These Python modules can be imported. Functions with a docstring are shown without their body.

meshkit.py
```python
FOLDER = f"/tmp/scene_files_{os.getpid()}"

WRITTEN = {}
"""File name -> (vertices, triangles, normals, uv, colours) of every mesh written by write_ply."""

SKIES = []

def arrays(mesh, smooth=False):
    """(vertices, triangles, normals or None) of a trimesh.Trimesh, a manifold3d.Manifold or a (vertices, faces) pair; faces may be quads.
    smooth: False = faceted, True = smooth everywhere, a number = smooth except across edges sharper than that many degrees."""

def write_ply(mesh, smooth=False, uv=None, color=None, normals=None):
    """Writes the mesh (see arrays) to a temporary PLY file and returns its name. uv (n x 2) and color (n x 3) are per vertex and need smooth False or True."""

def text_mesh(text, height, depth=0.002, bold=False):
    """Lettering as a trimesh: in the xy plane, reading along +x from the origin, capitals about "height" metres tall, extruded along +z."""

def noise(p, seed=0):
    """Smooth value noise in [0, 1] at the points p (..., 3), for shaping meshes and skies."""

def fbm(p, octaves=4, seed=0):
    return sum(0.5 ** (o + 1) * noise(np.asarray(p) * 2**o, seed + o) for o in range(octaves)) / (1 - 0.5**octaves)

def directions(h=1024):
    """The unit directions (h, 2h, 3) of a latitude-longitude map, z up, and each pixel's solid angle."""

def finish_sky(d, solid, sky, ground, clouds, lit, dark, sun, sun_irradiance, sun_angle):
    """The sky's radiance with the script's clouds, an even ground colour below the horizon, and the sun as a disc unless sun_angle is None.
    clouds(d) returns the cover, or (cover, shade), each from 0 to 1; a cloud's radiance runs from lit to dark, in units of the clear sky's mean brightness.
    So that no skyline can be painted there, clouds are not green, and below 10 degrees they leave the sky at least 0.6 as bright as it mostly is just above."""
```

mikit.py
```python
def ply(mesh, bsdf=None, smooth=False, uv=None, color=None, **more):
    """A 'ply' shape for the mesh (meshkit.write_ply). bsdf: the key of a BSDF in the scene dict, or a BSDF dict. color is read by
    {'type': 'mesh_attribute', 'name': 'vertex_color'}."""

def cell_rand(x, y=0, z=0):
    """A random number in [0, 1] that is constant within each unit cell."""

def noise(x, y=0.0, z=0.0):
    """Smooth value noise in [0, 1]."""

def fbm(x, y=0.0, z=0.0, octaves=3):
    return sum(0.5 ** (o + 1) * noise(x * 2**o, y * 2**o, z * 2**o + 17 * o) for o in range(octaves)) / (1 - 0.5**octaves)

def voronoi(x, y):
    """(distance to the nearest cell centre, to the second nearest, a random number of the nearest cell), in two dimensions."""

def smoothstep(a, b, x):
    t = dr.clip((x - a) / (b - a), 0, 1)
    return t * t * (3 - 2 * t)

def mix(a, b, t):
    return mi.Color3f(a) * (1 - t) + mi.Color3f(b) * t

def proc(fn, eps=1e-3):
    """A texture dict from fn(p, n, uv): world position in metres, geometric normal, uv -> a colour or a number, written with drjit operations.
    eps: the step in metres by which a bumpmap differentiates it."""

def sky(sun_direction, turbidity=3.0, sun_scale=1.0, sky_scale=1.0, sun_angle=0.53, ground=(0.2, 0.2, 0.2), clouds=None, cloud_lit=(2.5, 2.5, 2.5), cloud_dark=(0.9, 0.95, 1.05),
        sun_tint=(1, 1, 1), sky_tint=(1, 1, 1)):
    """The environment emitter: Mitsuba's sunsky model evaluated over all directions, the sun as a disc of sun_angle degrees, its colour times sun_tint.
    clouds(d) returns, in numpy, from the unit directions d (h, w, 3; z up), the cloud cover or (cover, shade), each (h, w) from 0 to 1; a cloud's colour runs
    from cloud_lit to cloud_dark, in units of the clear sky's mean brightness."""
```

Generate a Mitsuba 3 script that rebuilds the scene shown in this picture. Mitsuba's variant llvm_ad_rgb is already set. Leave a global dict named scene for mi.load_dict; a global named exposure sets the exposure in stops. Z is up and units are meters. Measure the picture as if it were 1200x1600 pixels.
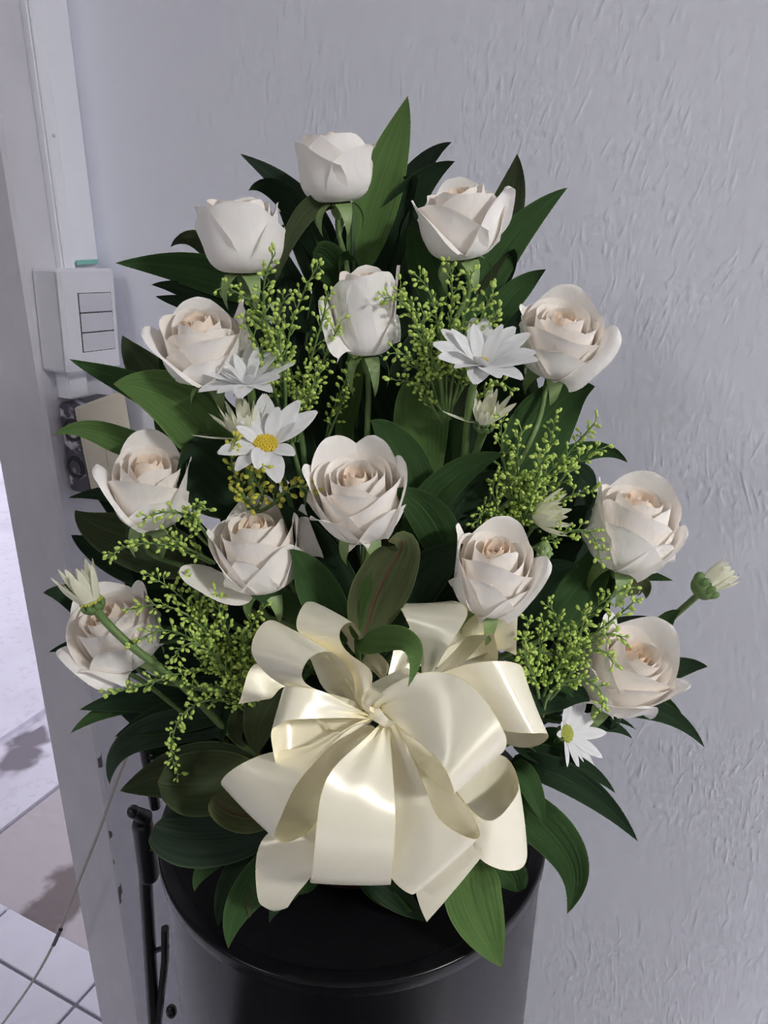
import math, random
import numpy as np
import trimesh
import drjit as dr
import mitsuba as mi
import mikit
from mikit import proc, noise, fbm, voronoi, cell_rand, smoothstep, mix
from meshkit import noise as mnoise
from scipy.interpolate import CubicSpline, PchipInterpolator

T = mi.ScalarTransform4f
scene, labels = {}, {}
rng = np.random.default_rng(7)
random.seed(7)

# ---------------------------------------------------------------- camera, sky, lamps, exposure
CAM = np.array([0.0, 0.0, 1.387])
F = 1200.0
_down = np.array([-25.0, -3100.0, -F]); _down /= np.linalg.norm(_down)
_up = -_down
_fw = np.array([0, 0, -1.0]); _fw -= _up * _fw.dot(_up); _fw /= np.linalg.norm(_fw)
MCAM = np.stack([np.cross(_fw, _up), _fw, _up])          # camera axes (right, up, back) -> world
VIEW, UPV, RIGHT = MCAM @ np.array([0, 0, -1.0]), MCAM @ np.array([0, 1.0, 0]), MCAM @ np.array([1.0, 0, 0])
scene['camera'] = {'type': 'perspective', 'fov': math.degrees(2 * math.atan(600 / F)), 'fov_axis': 'x', 'near_clip': 0.02, 'far_clip': 100.0,
                   'to_world': T().look_at(origin=CAM.tolist(), target=(CAM + VIEW).tolist(), up=UPV.tolist())}
exposure = 0.68
SKY_SCALE = 5.0
scene['sky'] = mikit.sky((-0.5, 0.75, 0.6), turbidity=4.0, sun_scale=0.0, sky_scale=SKY_SCALE, ground=(0.4, 0.4, 0.42),
                         clouds=lambda d: np.ones(d.shape[:2]), cloud_lit=(1.25, 1.25, 1.38))
LAMP_POS, LAMP_SIZE, LAMP_RAD = (1.72, -1.15, 2.56), (0.40, 0.40), (92.0, 91.0, 89.0)
LAMP2_POS, LAMP2_SIZE, LAMP2_RAD = (-1.55, -0.95, 2.56), (0.40, 0.40), (15.0, 15.0, 15.0)


def P(x, y, Y):
    """A point of the place: the sight line through (x, y) of the 1200 x 1600 frame, at forward distance Y (metres)."""
    r = MCAM @ np.array([(x - 600) / F, -(y - 800) / F, -1.0])
    return CAM + r * (Y / r[1])


def PX(px, p):
    """px photograph pixels at the point p, in metres."""
    return px * float(np.dot(np.asarray(p) - CAM, VIEW)) / F


# room axes: the walls stand 26 degrees off the camera
A26 = math.radians(26)
TV, NV, ZV = np.array([math.cos(A26), -math.sin(A26), 0]), np.array([math.sin(A26), math.cos(A26), 0]), np.array([0, 0, 1.0])
ROOM = np.stack([TV, NV, ZV])


def W(t, n, z):
    return TV * t + NV * n + ZV * z


def on_plane(x, y, axis, c):
    """(t, n, z) where the sight line through the pixel meets the room plane axis = c."""
    r = ROOM @ (MCAM @ np.array([(x - 600) / F, -(y - 800) / F, -1.0]))
    o = ROOM @ CAM
    return o + r * ((c - o[axis]) / r[axis])


# ---------------------------------------------------------------- materials
def lin(*c):
    c = np.array(c, float) / 255
    return [float(x) for x in np.where(c < 0.04045, c / 12.92, ((c + 0.055) / 1.055) ** 2.4)]


def rgb(*c):
    return {'type': 'rgb', 'value': lin(*c)}


def principled(key, color, rough, spec=0.5, **more):
    scene[key] = {'type': 'twosided', 'bsdf': {'type': 'principled', 'base_color': color, 'roughness': rough, 'specular': spec, **more}}
    return key


def thin(key, color, rough, trans, spec_eta=1.4):
    scene[key] = {'type': 'principledthin', 'base_color': color, 'roughness': rough, 'diff_trans': trans, 'eta': spec_eta, 'spec_trans': 0.0}
    return key


def bumped(key, color, rough, height, scale, eps=1e-3, spec=0.4):
    scene[key] = {'type': 'twosided', 'bsdf': {'type': 'bumpmap', 'arbitrary': proc(height, eps), 'scale': scale,
                                               'bsdf': {'type': 'principled', 'base_color': color, 'roughness': rough, 'specular': spec}}}
    return key


def f_wall(p, n, uv):
    t = p.x * float(TV[0]) + p.y * float(TV[1])
    m = fbm(t * 9, p.z * 7, 3.0)
    return mix(lin(229, 231, 242), lin(234, 236, 245), m)


def h_wall(p, n, uv):
    t = p.x * float(TV[0]) + p.y * float(TV[1])
    s = t + 0.18 * p.z * (fbm(t * 2.5, p.z * 2.5, 5.0) - 0.5)
    s2 = t - 0.30 * p.z
    a = fbm(s * 300, p.z * 120, 1.0)
    b = dr.maximum(noise(s * 300, p.z * 75, 2.0), noise(s2 * 280, p.z * 90, 4.0))
    k = smoothstep(0.74, 0.95, b) * (0.25 + 0.75 * smoothstep(0.45, 0.65, fbm(t * 6, p.z * 6, 7.0)))
    return a * 0.45 + k * 0.5


bumped('mat_wall', proc(f_wall), 0.55, h_wall, 0.0008, eps=6e-4)


def f_jamb(p, n, uv):
    t = p.x * float(TV[0]) + p.y * float(TV[1])
    q = p.x * float(NV[0]) + p.y * float(NV[1])
    m = fbm(t * 40 + q * 35, p.z * 22, 4.0)
    c = mix(lin(196, 194, 202), lin(208, 206, 213), m)
    chip = smoothstep(0.70, 0.74, noise(p.z * 38, q * 60, 8.0)) * smoothstep(0.006, 0.003, dr.abs(q - 0.622)) * smoothstep(0.004, 0.002, dr.abs(t + 0.749)) * smoothstep(0.5, 0.6, noise(p.z * 9, 3.0, 1.0))
    return mix(c, lin(90, 86, 90), chip)


def h_jamb(p, n, uv):
    t = p.x * float(TV[0]) + p.y * float(TV[1])
    q = p.x * float(NV[0]) + p.y * float(NV[1])
    return fbm(t * 70 + q * 80, p.z * 45, 1.0)


bumped('mat_jamb', proc(f_jamb), 0.5, h_jamb, 0.0012)
principled('mat_room', rgb(168, 166, 164), 0.8, 0.2)
principled('mat_duct', rgb(228, 229, 236), 0.35)
principled('mat_switch', rgb(214, 213, 221), 0.3)
principled('mat_switch_key', rgb(196, 195, 204), 0.3)
principled('mat_gap', rgb(52, 50, 54), 0.8)
principled('mat_cream', rgb(206, 198, 178), 0.4)


def f_boxmetal(p, n, uv):
    m = fbm(p.x * 90 + p.y * 70, p.z * 80, 2.0, 4)
    return mix(lin(74, 72, 82), lin(186, 184, 192), smoothstep(0.56, 0.72, m))


principled('mat_boxmetal', proc(f_boxmetal), 0.45)
principled('mat_black_metal', rgb(22, 22, 26), 0.35)
principled('mat_cable', rgb(168, 162, 156), 0.5)
principled('mat_green_paint', rgb(120, 178, 165), 0.6)


def f_tile(p, n, uv):
    return mix(lin(208, 206, 220), lin(219, 217, 229), fbm(p.x * 14, p.y * 14, 1.0))


principled('mat_tile', proc(f_tile), 0.3)
principled('mat_grout', rgb(124, 120, 130), 0.85)


def f_concrete(p, n, uv):
    m = fbm(p.x * 5, p.y * 5, 1.0, 4)
    g = fbm(p.x * 60, p.y * 60, 2.0)
    c = mix(lin(205, 200, 212), lin(228, 224, 236), m)
    c = mix(c, lin(180, 172, 178), smoothstep(0.60, 0.75, g) * 0.22)
    t = p.x * float(TV[0]) + p.y * float(TV[1])
    q = p.x * float(NV[0]) + p.y * float(NV[1])
    e = 0.10 * (fbm(p.x * 9, p.y * 9, 6.0) - 0.5) + 0.05 * (fbm(p.x * 40, p.y * 40, 7.0) - 0.5)
    wet = smoothstep(0.012, -0.012, dr.abs(t + 1.18 + 0.5 * e) - 0.075 + 0.03 * fbm(p.x * 20, p.y * 20, 9.0))
    c = mix(c, lin(186, 178, 182), smoothstep(-1.475, -1.465, t))
    c = mix(c, lin(118, 106, 108), wet * 0.95)
    damp = smoothstep(0.02, -0.02, dr.abs(t + 1.68 + 0.7 * e) - 0.07)
    c = mix(c, lin(128, 120, 130), damp * smoothstep(0.40, 0.55, fbm(p.x * 9, p.y * 9, 3.0)))
    return c


def h_concrete(p, n, uv):
    return fbm(p.x * 80, p.y * 80, 1.0)


bumped('mat_concrete', proc(f_concrete), 0.8, h_concrete, 0.002)

# pedestal: glossy black board, faintly brushed
def f_black(p, n, uv):
    m = fbm(dr.atan2(p.y - 0.481, p.x + 0.022) * 30, p.z * 6, 1.0)
    return mix(lin(11, 11, 14), lin(17, 16, 20), m)


principled('mat_black_gloss', proc(f_black), 0.24, 0.26)
principled('mat_black_top', rgb(15, 15, 18), 0.45, 0.15)
principled('mat_tray', rgb(52, 38, 42), 0.25)
principled('mat_foam', rgb(24, 40, 26), 0.95)

LEAF_TONES = [lin(42, 58, 42), lin(56, 80, 48), lin(82, 108, 62), lin(66, 76, 54), lin(46, 58, 48), lin(80, 88, 60)]


def f_leaf(p, n, uv):
    tone, v = dr.floor(uv.y), uv.y - dr.floor(uv.y)
    c = mi.Color3f(LEAF_TONES[0])
    for k in range(1, len(LEAF_TONES)):
        c = dr.select(dr.abs(tone - k) < 0.5, mi.Color3f(LEAF_TONES[k]), c)
    a = dr.abs(uv.x - 0.5) * 2
    vein = noise(uv.x * 34, v * 2.2, tone * 3.7 + p.x * 6)
    vein2 = noise(uv.x * 80, v * 3, 4.0)
    c = c * (0.72 + 0.42 * vein + 0.18 * vein2)
    edge = smoothstep(0.93, 0.985, a)
    c = mix(c, c * 1.5 + mi.Color3f(0.03, 0.04, 0.01), edge * 0.7)
    rib = smoothstep(0.05, 0.02, a)
    striped = dr.abs(tone - 5) < 0.5
    ribc = dr.select(striped, mi.Color3f(lin(112, 62, 62)), c * 1.25)
    c = mix(c, ribc, rib * 0.8)
    brown = smoothstep(0.982, 0.994, v + 0.012 * noise(uv.x * 9, v * 20, 2.0))
    return mix(c, lin(120, 84, 48), brown * 0.8)


def h_leaf(p, n, uv):
    v = uv.y - dr.floor(uv.y)
    a = dr.abs(uv.x - 0.5) * 2
    bend = uv.x + 0.05 * dr.sin(v * 3.1)
    return 0.6 * noise(bend * 30, v * 1.3, 2.0) + 0.4 * noise(bend * 62, v * 2, 5.0) - 0.9 * smoothstep(0.07, 0.0, a)


scene['mat_leaf'] = {'type': 'bumpmap', 'arbitrary': proc(h_leaf, 5e-4), 'scale': 0.0006,
                     'bsdf': {'type': 'principledthin', 'base_color': proc(f_leaf), 'roughness': 0.27, 'diff_trans': 0.22, 'eta': 1.5, 'spec_trans': 0.0}}
principled('mat_stem', rgb(98, 124, 70), 0.5)
principled('mat_twig', rgb(126, 156, 78), 0.5)
principled('mat_stem_dark', rgb(62, 88, 50), 0.5)
principled('mat_sepal', rgb(128, 152, 98), 0.5)

PETAL_TONES = [lin(250, 247, 243), lin(251, 246, 240), lin(253, 240, 225)]


def f_petal(p, n, uv):
    tone, v = dr.floor(uv.y), uv.y - dr.floor(uv.y)
    c = mi.Color3f(PETAL_TONES[0])
    for k in range(1, 3):
        c = dr.select(dr.abs(tone - k) < 0.5, mi.Color3f(PETAL_TONES[k]), c)
    vein = noise(uv.x * 60, v * 4, tone)
    return c * (0.975 + 0.03 * vein)


thin('mat_petal', proc(f_petal), 0.55, 0.18, 1.3)


def f_daisy(p, n, uv):
    s = noise(uv.x * 7, uv.y * 1.5, 3.0)
    return mix(lin(242, 242, 243), lin(230, 231, 232), s)


thin('mat_daisy', proc(f_daisy), 0.5, 0.4, 1.3)
thin('mat_mum', rgb(236, 236, 214), 0.5, 0.45, 1.3)
principled('mat_disc_yellow', rgb(200, 176, 50), 0.7)
principled('mat_disc_green', rgb(170, 178, 82), 0.7)
principled('mat_disc_pale', rgb(222, 222, 206), 0.7)
principled('mat_calyx', rgb(92, 118, 66), 0.6)
principled('mat_bud', rgb(178, 202, 100), 0.5)
principled('mat_bud_yellow', rgb(190, 190, 76), 0.5)


def f_ribbon(p, n, uv):
    e = smoothstep(0.962, 0.978, dr.abs(uv.x - 0.5) * 2)
    return mix(lin(246, 241, 219), lin(242, 234, 198), e)


principled('mat_ribbon', proc(f_ribbon), 0.36, 0.9, anisotropic=0.85, metallic=0.13)


# ---------------------------------------------------------------- helpers
def numbered(name):
    if not any(k == name or k.startswith(name + '__') for k in list(scene) + list(labels)):
        return name
    k = 1
    while any(x == f'{name}_{k:03d}' or x.startswith(f'{name}_{k:03d}__') for x in list(scene) + list(labels)):
        k += 1
    return f'{name}_{k:03d}'


_count = {}


def child(parent, name):
    key = f'{parent}__{name}'
    k = _count.get(key, 0)
    _count[key] = k + 1
    return key if k == 0 else f'{key}_{k:03d}'


def thing(name, label, cat, group=None):
    key = numbered(name)
    labels[key] = {'label': label, 'category': cat}
    if group:
        labels[key]['group'] = group
    return key


def part(parent, name, mesh, mat, smooth=35, label=None, kind=None, **kw):
    key = child(parent, name)
    scene[key] = mikit.ply(mesh, mat, smooth=smooth, **kw)
    if label or kind:
        labels[key] = {}
        if label:
            labels[key]['label'] = label
        if kind:
            labels[key]['kind'] = kind
    return key


def struct(name, mesh, mat, smooth=False, label=None):
    scene[name] = mikit.ply(mesh, mat, smooth=smooth)
    labels[name] = {'kind': 'structure'}
    if label:
        labels[name]['label'] = label
    return name


def cat(meshes):
    return trimesh.util.concatenate(meshes)


def room_box(t0, t1, n0, n1, z0, z1, bevel=0.0):
    """A box along the room axes, its edges chamfered by bevel."""
    if bevel <= 0:
        b = trimesh.creation.box((t1 - t0, n1 - n0, z1 - z0))
    else:
        import manifold3d as m3
        h = np.array([t1 - t0, n1 - n0, z1 - z0]) / 2
        pts = [[sx * (h[0] - (a != 0) * bevel), sy * (h[1] - (a != 1) * bevel), sz * (h[2] - (a != 2) * bevel)]
               for sx in (-1, 1) for sy in (-1, 1) for sz in (-1, 1) for a in range(3)]
        m = m3.Manifold.hull_points(np.array(pts)).to_mesh()
        b = trimesh.Trimesh(m.vert_properties[:, :3], m.tri_verts, process=False)
    c = W((t0 + t1) / 2, (n0 + n1) / 2, (z0 + z1) / 2)
    b.vertices = np.asarray(b.vertices) @ ROOM + c
    return b


def spline(pts, n, ends=True):
    pts = np.asarray(pts, float)
    if len(pts) == 2:
        return pts[0] + (pts[1] - pts[0]) * np.linspace(0, 1, n)[:, None]
    d = np.r_[0, np.cumsum(np.linalg.norm(np.diff(pts, axis=0), axis=1) ** 0.6)]
    return CubicSpline(d / d[-1], pts)(np.linspace(0, 1, n))


def frames(path):
    t = np.gradient(path, axis=0)
    t /= np.linalg.norm(t, axis=1, keepdims=True) + 1e-12
    u = np.cross(t[0], [0.31, 0.2, 0.93]); u /= np.linalg.norm(u)
    us = []
    for k in range(len(path)):
        u = u - t[k] * u.dot(t[k]); u /= np.linalg.norm(u)
        us.append(u)
    us = np.array(us)
    return t, us, np.cross(t, us)


def tube(path, r, sides=8, cap=True):
    path = np.asarray(path, float)
    r = np.broadcast_to(np.asarray(r, float), len(path))
    t, u, w = frames(path)
    a = np.linspace(0, 2 * np.pi, sides, endpoint=False)
    v = (path[:, None] + r[:, None, None] * (np.cos(a)[None, :, None] * u[:, None] + np.sin(a)[None, :, None] * w[:, None])).reshape(-1, 3)
    f = []
    for i in range(len(path) - 1):
        for k in range(sides):
            a0, b0 = i * sides + k, i * sides + (k + 1) % sides
            f += [[a0, b0, b0 + sides], [a0, b0 + sides, a0 + sides]]
    if cap:
        v = np.vstack([v, path[0], path[-1]])
        c0, c1, last = len(v) - 2, len(v) - 1, (len(path) - 1) * sides
        for k in range(sides):
            f += [[c0, (k + 1) % sides, k], [c1, last + k, last + (k + 1) % sides]]
    return trimesh.Trimesh(v, np.array(f), process=False)


def grid(v, nu, nv, flip=False):
    """Triangles of a (nv, nu) grid of points."""
    i, k = np.meshgrid(np.arange(nv - 1), np.arange(nu - 1), indexing='ij')
    a = (i * nu + k).ravel()
    f = np.vstack([np.stack([a, a + 1, a + nu + 1], 1), np.stack([a, a + nu + 1, a + nu], 1)])
    return trimesh.Trimesh(np.asarray(v).reshape(-1, 3), f[:, ::-1] if flip else f, process=False)


def lathe(profile, center, sides=96):
    profile = np.asarray(profile, float)
    a = np.linspace(0, 2 * np.pi, sides, endpoint=False)
    v = np.stack([profile[:, None, 0] * np.cos(a), profile[:, None, 0] * np.sin(a), np.repeat(profile[:, 1:], sides, 1)], -1).reshape(-1, 3) + center
    f = []
    for i in range(len(profile) - 1):
        k = np.arange(sides)
        a0, b0 = i * sides + k, i * sides + (k + 1) % sides
        f += [np.stack([a0, b0, b0 + sides], 1), np.stack([a0, b0 + sides, a0 + sides], 1)]
    return trimesh.Trimesh(v, np.vstack(f), process=False)


def unit(v):
    v = np.asarray(v, float)
    return v / (np.linalg.norm(v) + 1e-12)


ICO = trimesh.creation.icosphere(subdivisions=1)
ICO2 = trimesh.creation.icosphere(subdivisions=2)


def ellipsoid(c, axis, length, radius, base=ICO):
    axis = unit(axis)
    u = unit(np.cross(axis, [0.3, 0.9, 0.2])); w = np.cross(axis, u)
    v = np.asarray(base.vertices)
    z = v[:, 2:3]
    v = v[:, :1] * u * radius + v[:, 1:2] * w * radius + z * axis * length
    return trimesh.Trimesh(v + c, base.faces, process=False)


# ---------------------------------------------------------------- the room
N_BACK, N_DOOR, T_STUB, T_OPEN = 0.728, 0.620, -0.749, -0.846
struct('wall_back', room_box(T_STUB - 0.02, 2.2, N_BACK, N_BACK + 0.12, -0.05, 2.6), 'mat_wall', label='white lavender plaster wall with brushed relief behind the flowers')
struct('wall_doorway', cat([room_box(T_OPEN, T_STUB, N_DOOR, N_BACK + 0.12, -0.05, 2.6, 0.004), room_box(-1.80, T_OPEN + 0.004, N_DOOR, N_BACK + 0.1, 2.1, 2.6),
                            room_box(-2.6, -1.80, N_DOOR, N_BACK + 0.1, -0.05, 2.6)]), 'mat_jamb', label='painted wall stub beside the open doorway')
struct('wall_left', room_box(-2.7, -2.6, -2.7, N_BACK, -0.05, 2.6), 'mat_room')
struct('wall_right', room_box(2.2, 2.3, -2.7, N_BACK + 0.1, -0.05, 2.6), 'mat_room')
struct('wall_front', room_box(-2.7, 2.3, -2.8, -2.7, -0.05, 2.6), 'mat_room')
struct('ceiling', room_box(-2.7, 2.3, -2.8, N_BACK + 0.12, 2.6, 2.7), 'mat_room')
struct('floor', room_box(-2.7, 2.3, -2.8, 0.745, -0.08, -0.004), 'mat_grout', label='tiled floor with grey joints')
PITCH, GAP = 0.295, 0.006
tile_ply = {}
for i in range(-6, 10):
    for j in range(0, 11):
        t0, n1 = -0.956 + i * PITCH, 0.656 - j * PITCH
        n0 = n1 - PITCH
        if j == 0:
            pieces = [(n0, n1), (n1, 0.75)]
        else:
            pieces = [(n0, n1)]
        for a, b in pieces:
            if t0 < -2.6 or t0 + PITCH > 2.2 or a < -2.7 or (b > 0.62 and t0 + PITCH > T_OPEN and a > 0.6 and False):
                continue
            part('floor', 'tile', room_box(t0 + GAP / 2, t0 + PITCH - GAP / 2, a + GAP / 2, b - GAP / 2 * (b < 0.74), -0.012, 0.0, 0.0015), 'mat_tile', False)
struct('ground_outside', cat([room_box(-1.468, 3.0, 0.7505, 7.0, -0.12, -0.022), room_box(-1.72, -1.480, 0.7505, 7.0, -0.12, -0.020), room_box(-1.775, -1.7195, 0.7505, 7.0, -0.12, -0.030), room_box(-6.5, -1.775, 0.7505, 7.0, -0.12, -0.016)]), 'mat_concrete', label='bright concrete pavement outside the doorway')


def ceiling_lamp(pos, size, rad, label):
    k = thing('ceiling_light', label, 'ceiling light', 'square ceiling lights of the room')
    x, y, z = pos
    b = trimesh.creation.box((size[0] + 0.03, size[1] + 0.03, 0.03)); b.apply_translation((x, y, z + 0.022))
    part(k, 'frame', b, 'mat_room', False)
    v = np.array([[-1, -1, 0], [-1, 1, 0], [1, 1, 0], [1, -1, 0.0]]) * [size[0] / 2, size[1] / 2, 1] + pos
    key = child(k, 'diffuser')
    scene[key] = {**mikit.ply((v, np.array([[0, 1, 2], [0, 2, 3]])), 'mat_room'), 'emitter': {'type': 'area', 'radiance': {'type': 'rgb', 'value': list(rad)}}}


ceiling_lamp(LAMP_POS, LAMP_SIZE, LAMP_RAD, 'square white ceiling light above the right of the flowers')
ceiling_lamp(LAMP2_POS, LAMP2_SIZE, LAMP2_RAD, 'square white ceiling light nearer the doorway')

k = thing('floor_mat', 'dark rubber mat on the floor in front of the pedestal', 'mat')
part(k, 'sheet', room_box(-0.75, 0.75, -1.1, 0.22, 0.0005, 0.009, 0.003), 'mat_black_metal', False)

# cable duct and batten on the stub's side, above the switch box
def strip_on_stub(name, n0, n1, depth, z0, z1, mat, bevel):
    return room_box(T_STUB - 0.0005, T_STUB + depth, n0, n1, z0, z1, bevel)


nA = on_plane(57, 200, 0, T_STUB)[1]
nB = on_plane(90, 200, 0, T_STUB + 0.012)[1]
zTop = on_plane(96, 423, 0, T_STUB)[2]
k = thing('cable_duct', 'slim white plastic cable duct running down to the switch box', 'cable duct')
part(k, 'channel', strip_on_stub('', nA, nB, 0.010, zTop - 0.005, 2.598, 'mat_duct', 0.001), 'mat_duct', False)
part(k, 'cover', room_box(T_STUB + 0.0095, T_STUB + 0.014, nA + 0.0015, nB - 0.0015, zTop - 0.005, 2.598, 0.0015), 'mat_duct', False)
pin = on_plane(84, 212, 0, T_STUB + 0.014)
part(k, 'screw', ellipsoid(W(*pin), TV, 0.0015, 0.0022, ICO2), 'mat_switch_key', True)
k = thing('batten', 'broad white painted batten in the wall corner right of the cable duct', 'batten')
zb = on_plane(135, 410, 0, T_STUB + 0.006)[2]
part(k, 'board', strip_on_stub('', nB + 0.002, N_BACK - 0.001, 0.007, zb, 2.598, 'mat_duct', 0.002), 'mat_duct', False)
part(k, 'paint_edge', room_box(T_STUB + 0.0005, T_STUB + 0.0078, nB + 0.006, N_BACK - 0.004, zb - 0.002, zb + 0.003), 'mat_green_paint', False, label='green paint on the cut end')

# ---------------------------------------------------------------- switch and socket boxes on the stub's side
N_SW = 0.628
t_sw = on_plane(100, 500, 1, N_SW)[0]
n_sw1 = on_plane(186, 500, 0, t_sw)[1]
z1 = on_plane(98, 423, 1, N_SW)[2]; z0 = on_plane(108, 588, 1, N_SW)[2]
ROLL = math.radians(-3.0)


def rolled(mesh, c, ang):
    """Turned by ang in the plane of the stub's side, about c."""
    v = (np.asarray(mesh.vertices) - c) @ ROOM.T
    ca, sa = math.cos(ang), math.sin(ang)
    v = np.stack([v[:, 0], v[:, 1] * ca - v[:, 2] * sa, v[:, 1] * sa + v[:, 2] * ca], 1)
    return trimesh.Trimesh(v @ ROOM + c, mesh.faces, process=False)


k = thing('light_switch', 'grey-white light switch with three rockers on a raised box', 'light switch')
cs = W(t_sw, (N_SW + n_sw1) / 2, (z0 + z1) / 2)
part(k, 'back_box', rolled(room_box(T_STUB - 0.001, t_sw - 0.006, N_SW + 0.001, n_sw1 - 0.004, z0 + 0.001, z1 - 0.001, 0.003), cs, ROLL), 'mat_switch', False)
part(k, 'faceplate', rolled(room_box(t_sw - 0.008, t_sw, N_SW - 0.001, n_sw1, z0 - 0.001, z1, 0.004), cs, ROLL), 'mat_switch', 20)
na, nb = N_SW + (n_sw1 - N_SW) * 0.27, N_SW + (n_sw1 - N_SW) * 0.88
hz = z1 - z0
za, zb_ = z0 + hz * 0.20, z0 + hz * 0.77
part(k, 'rocker_gap', rolled(room_box(t_sw - 0.002, t_sw + 0.0004, na, nb, za, zb_), cs, ROLL), 'mat_gap', False)
for q in range(3):
    a = za + (zb_ - za) * q / 3
    part(k, 'rocker', rolled(room_box(t_sw - 0.002, t_sw + 0.0016, na + 0.0009, nb - 0.0009, a + 0.0007, a + (zb_ - za) / 3 - 0.0007, 0.0006), cs, ROLL), 'mat_switch_key', False)
k = thing('duct_piece', 'short white duct piece between the switch and the old socket box', 'cable duct')
dn0 = on_plane(107, 605, 0, T_STUB + 0.02)[1]; dn1 = on_plane(138, 605, 0, T_STUB + 0.02)[1]
part(k, 'channel', room_box(T_STUB - 0.001, T_STUB + 0.018, dn0, dn1, z0 - 0.032, z0 + 0.001, 0.001), 'mat_duct', False)
part(k, 'cover', room_box(T_STUB + 0.017, T_STUB + 0.021, dn0 + 0.001, dn1 - 0.001, z0 - 0.032, z0 + 0.001, 0.001), 'mat_duct', False)

k = thing('socket_box', 'grey paint-splashed metal socket box with a crooked cream cover plate', 'socket box')
N_SK = N_SW + 0.012
t_sk = on_plane(136, 700, 1, N_SK)[0]
zk1 = on_plane(115, 634, 1, N_SK)[2]; zk0 = zk1 - 0.112
n_sk1 = on_plane(206, 690, 0, t_sk)[1]
ck = W(t_sk, (N_SK + n_sk1) / 2, (zk0 + zk1) / 2)
box_k = part(k, 'metal_box', room_box(T_STUB - 0.001, t_sk - 0.002, N_SK, n_sk1 - 0.008, zk0, zk1, 0.004), 'mat_boxmetal', False)
for py in (672, 730):
    c = on_plane(113 + (py - 672) * 0.10, py, 1, N_SK)
    ring = trimesh.creation.torus(0.0122, 0.0020, major_sections=28, minor_sections=8)
    R = np.stack([TV, ZV, NV])
    ring.vertices = np.asarray(ring.vertices) @ R + W(*c)
    part(k, 'knockout_ring', ring, 'mat_gap', True)
    disc = trimesh.creation.cylinder(0.0094, 0.003, sections=24)
    disc.vertices = np.asarray(disc.vertices) @ R + W(*c)
    part(k, 'knockout', disc, 'mat_boxmetal', 30)
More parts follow.
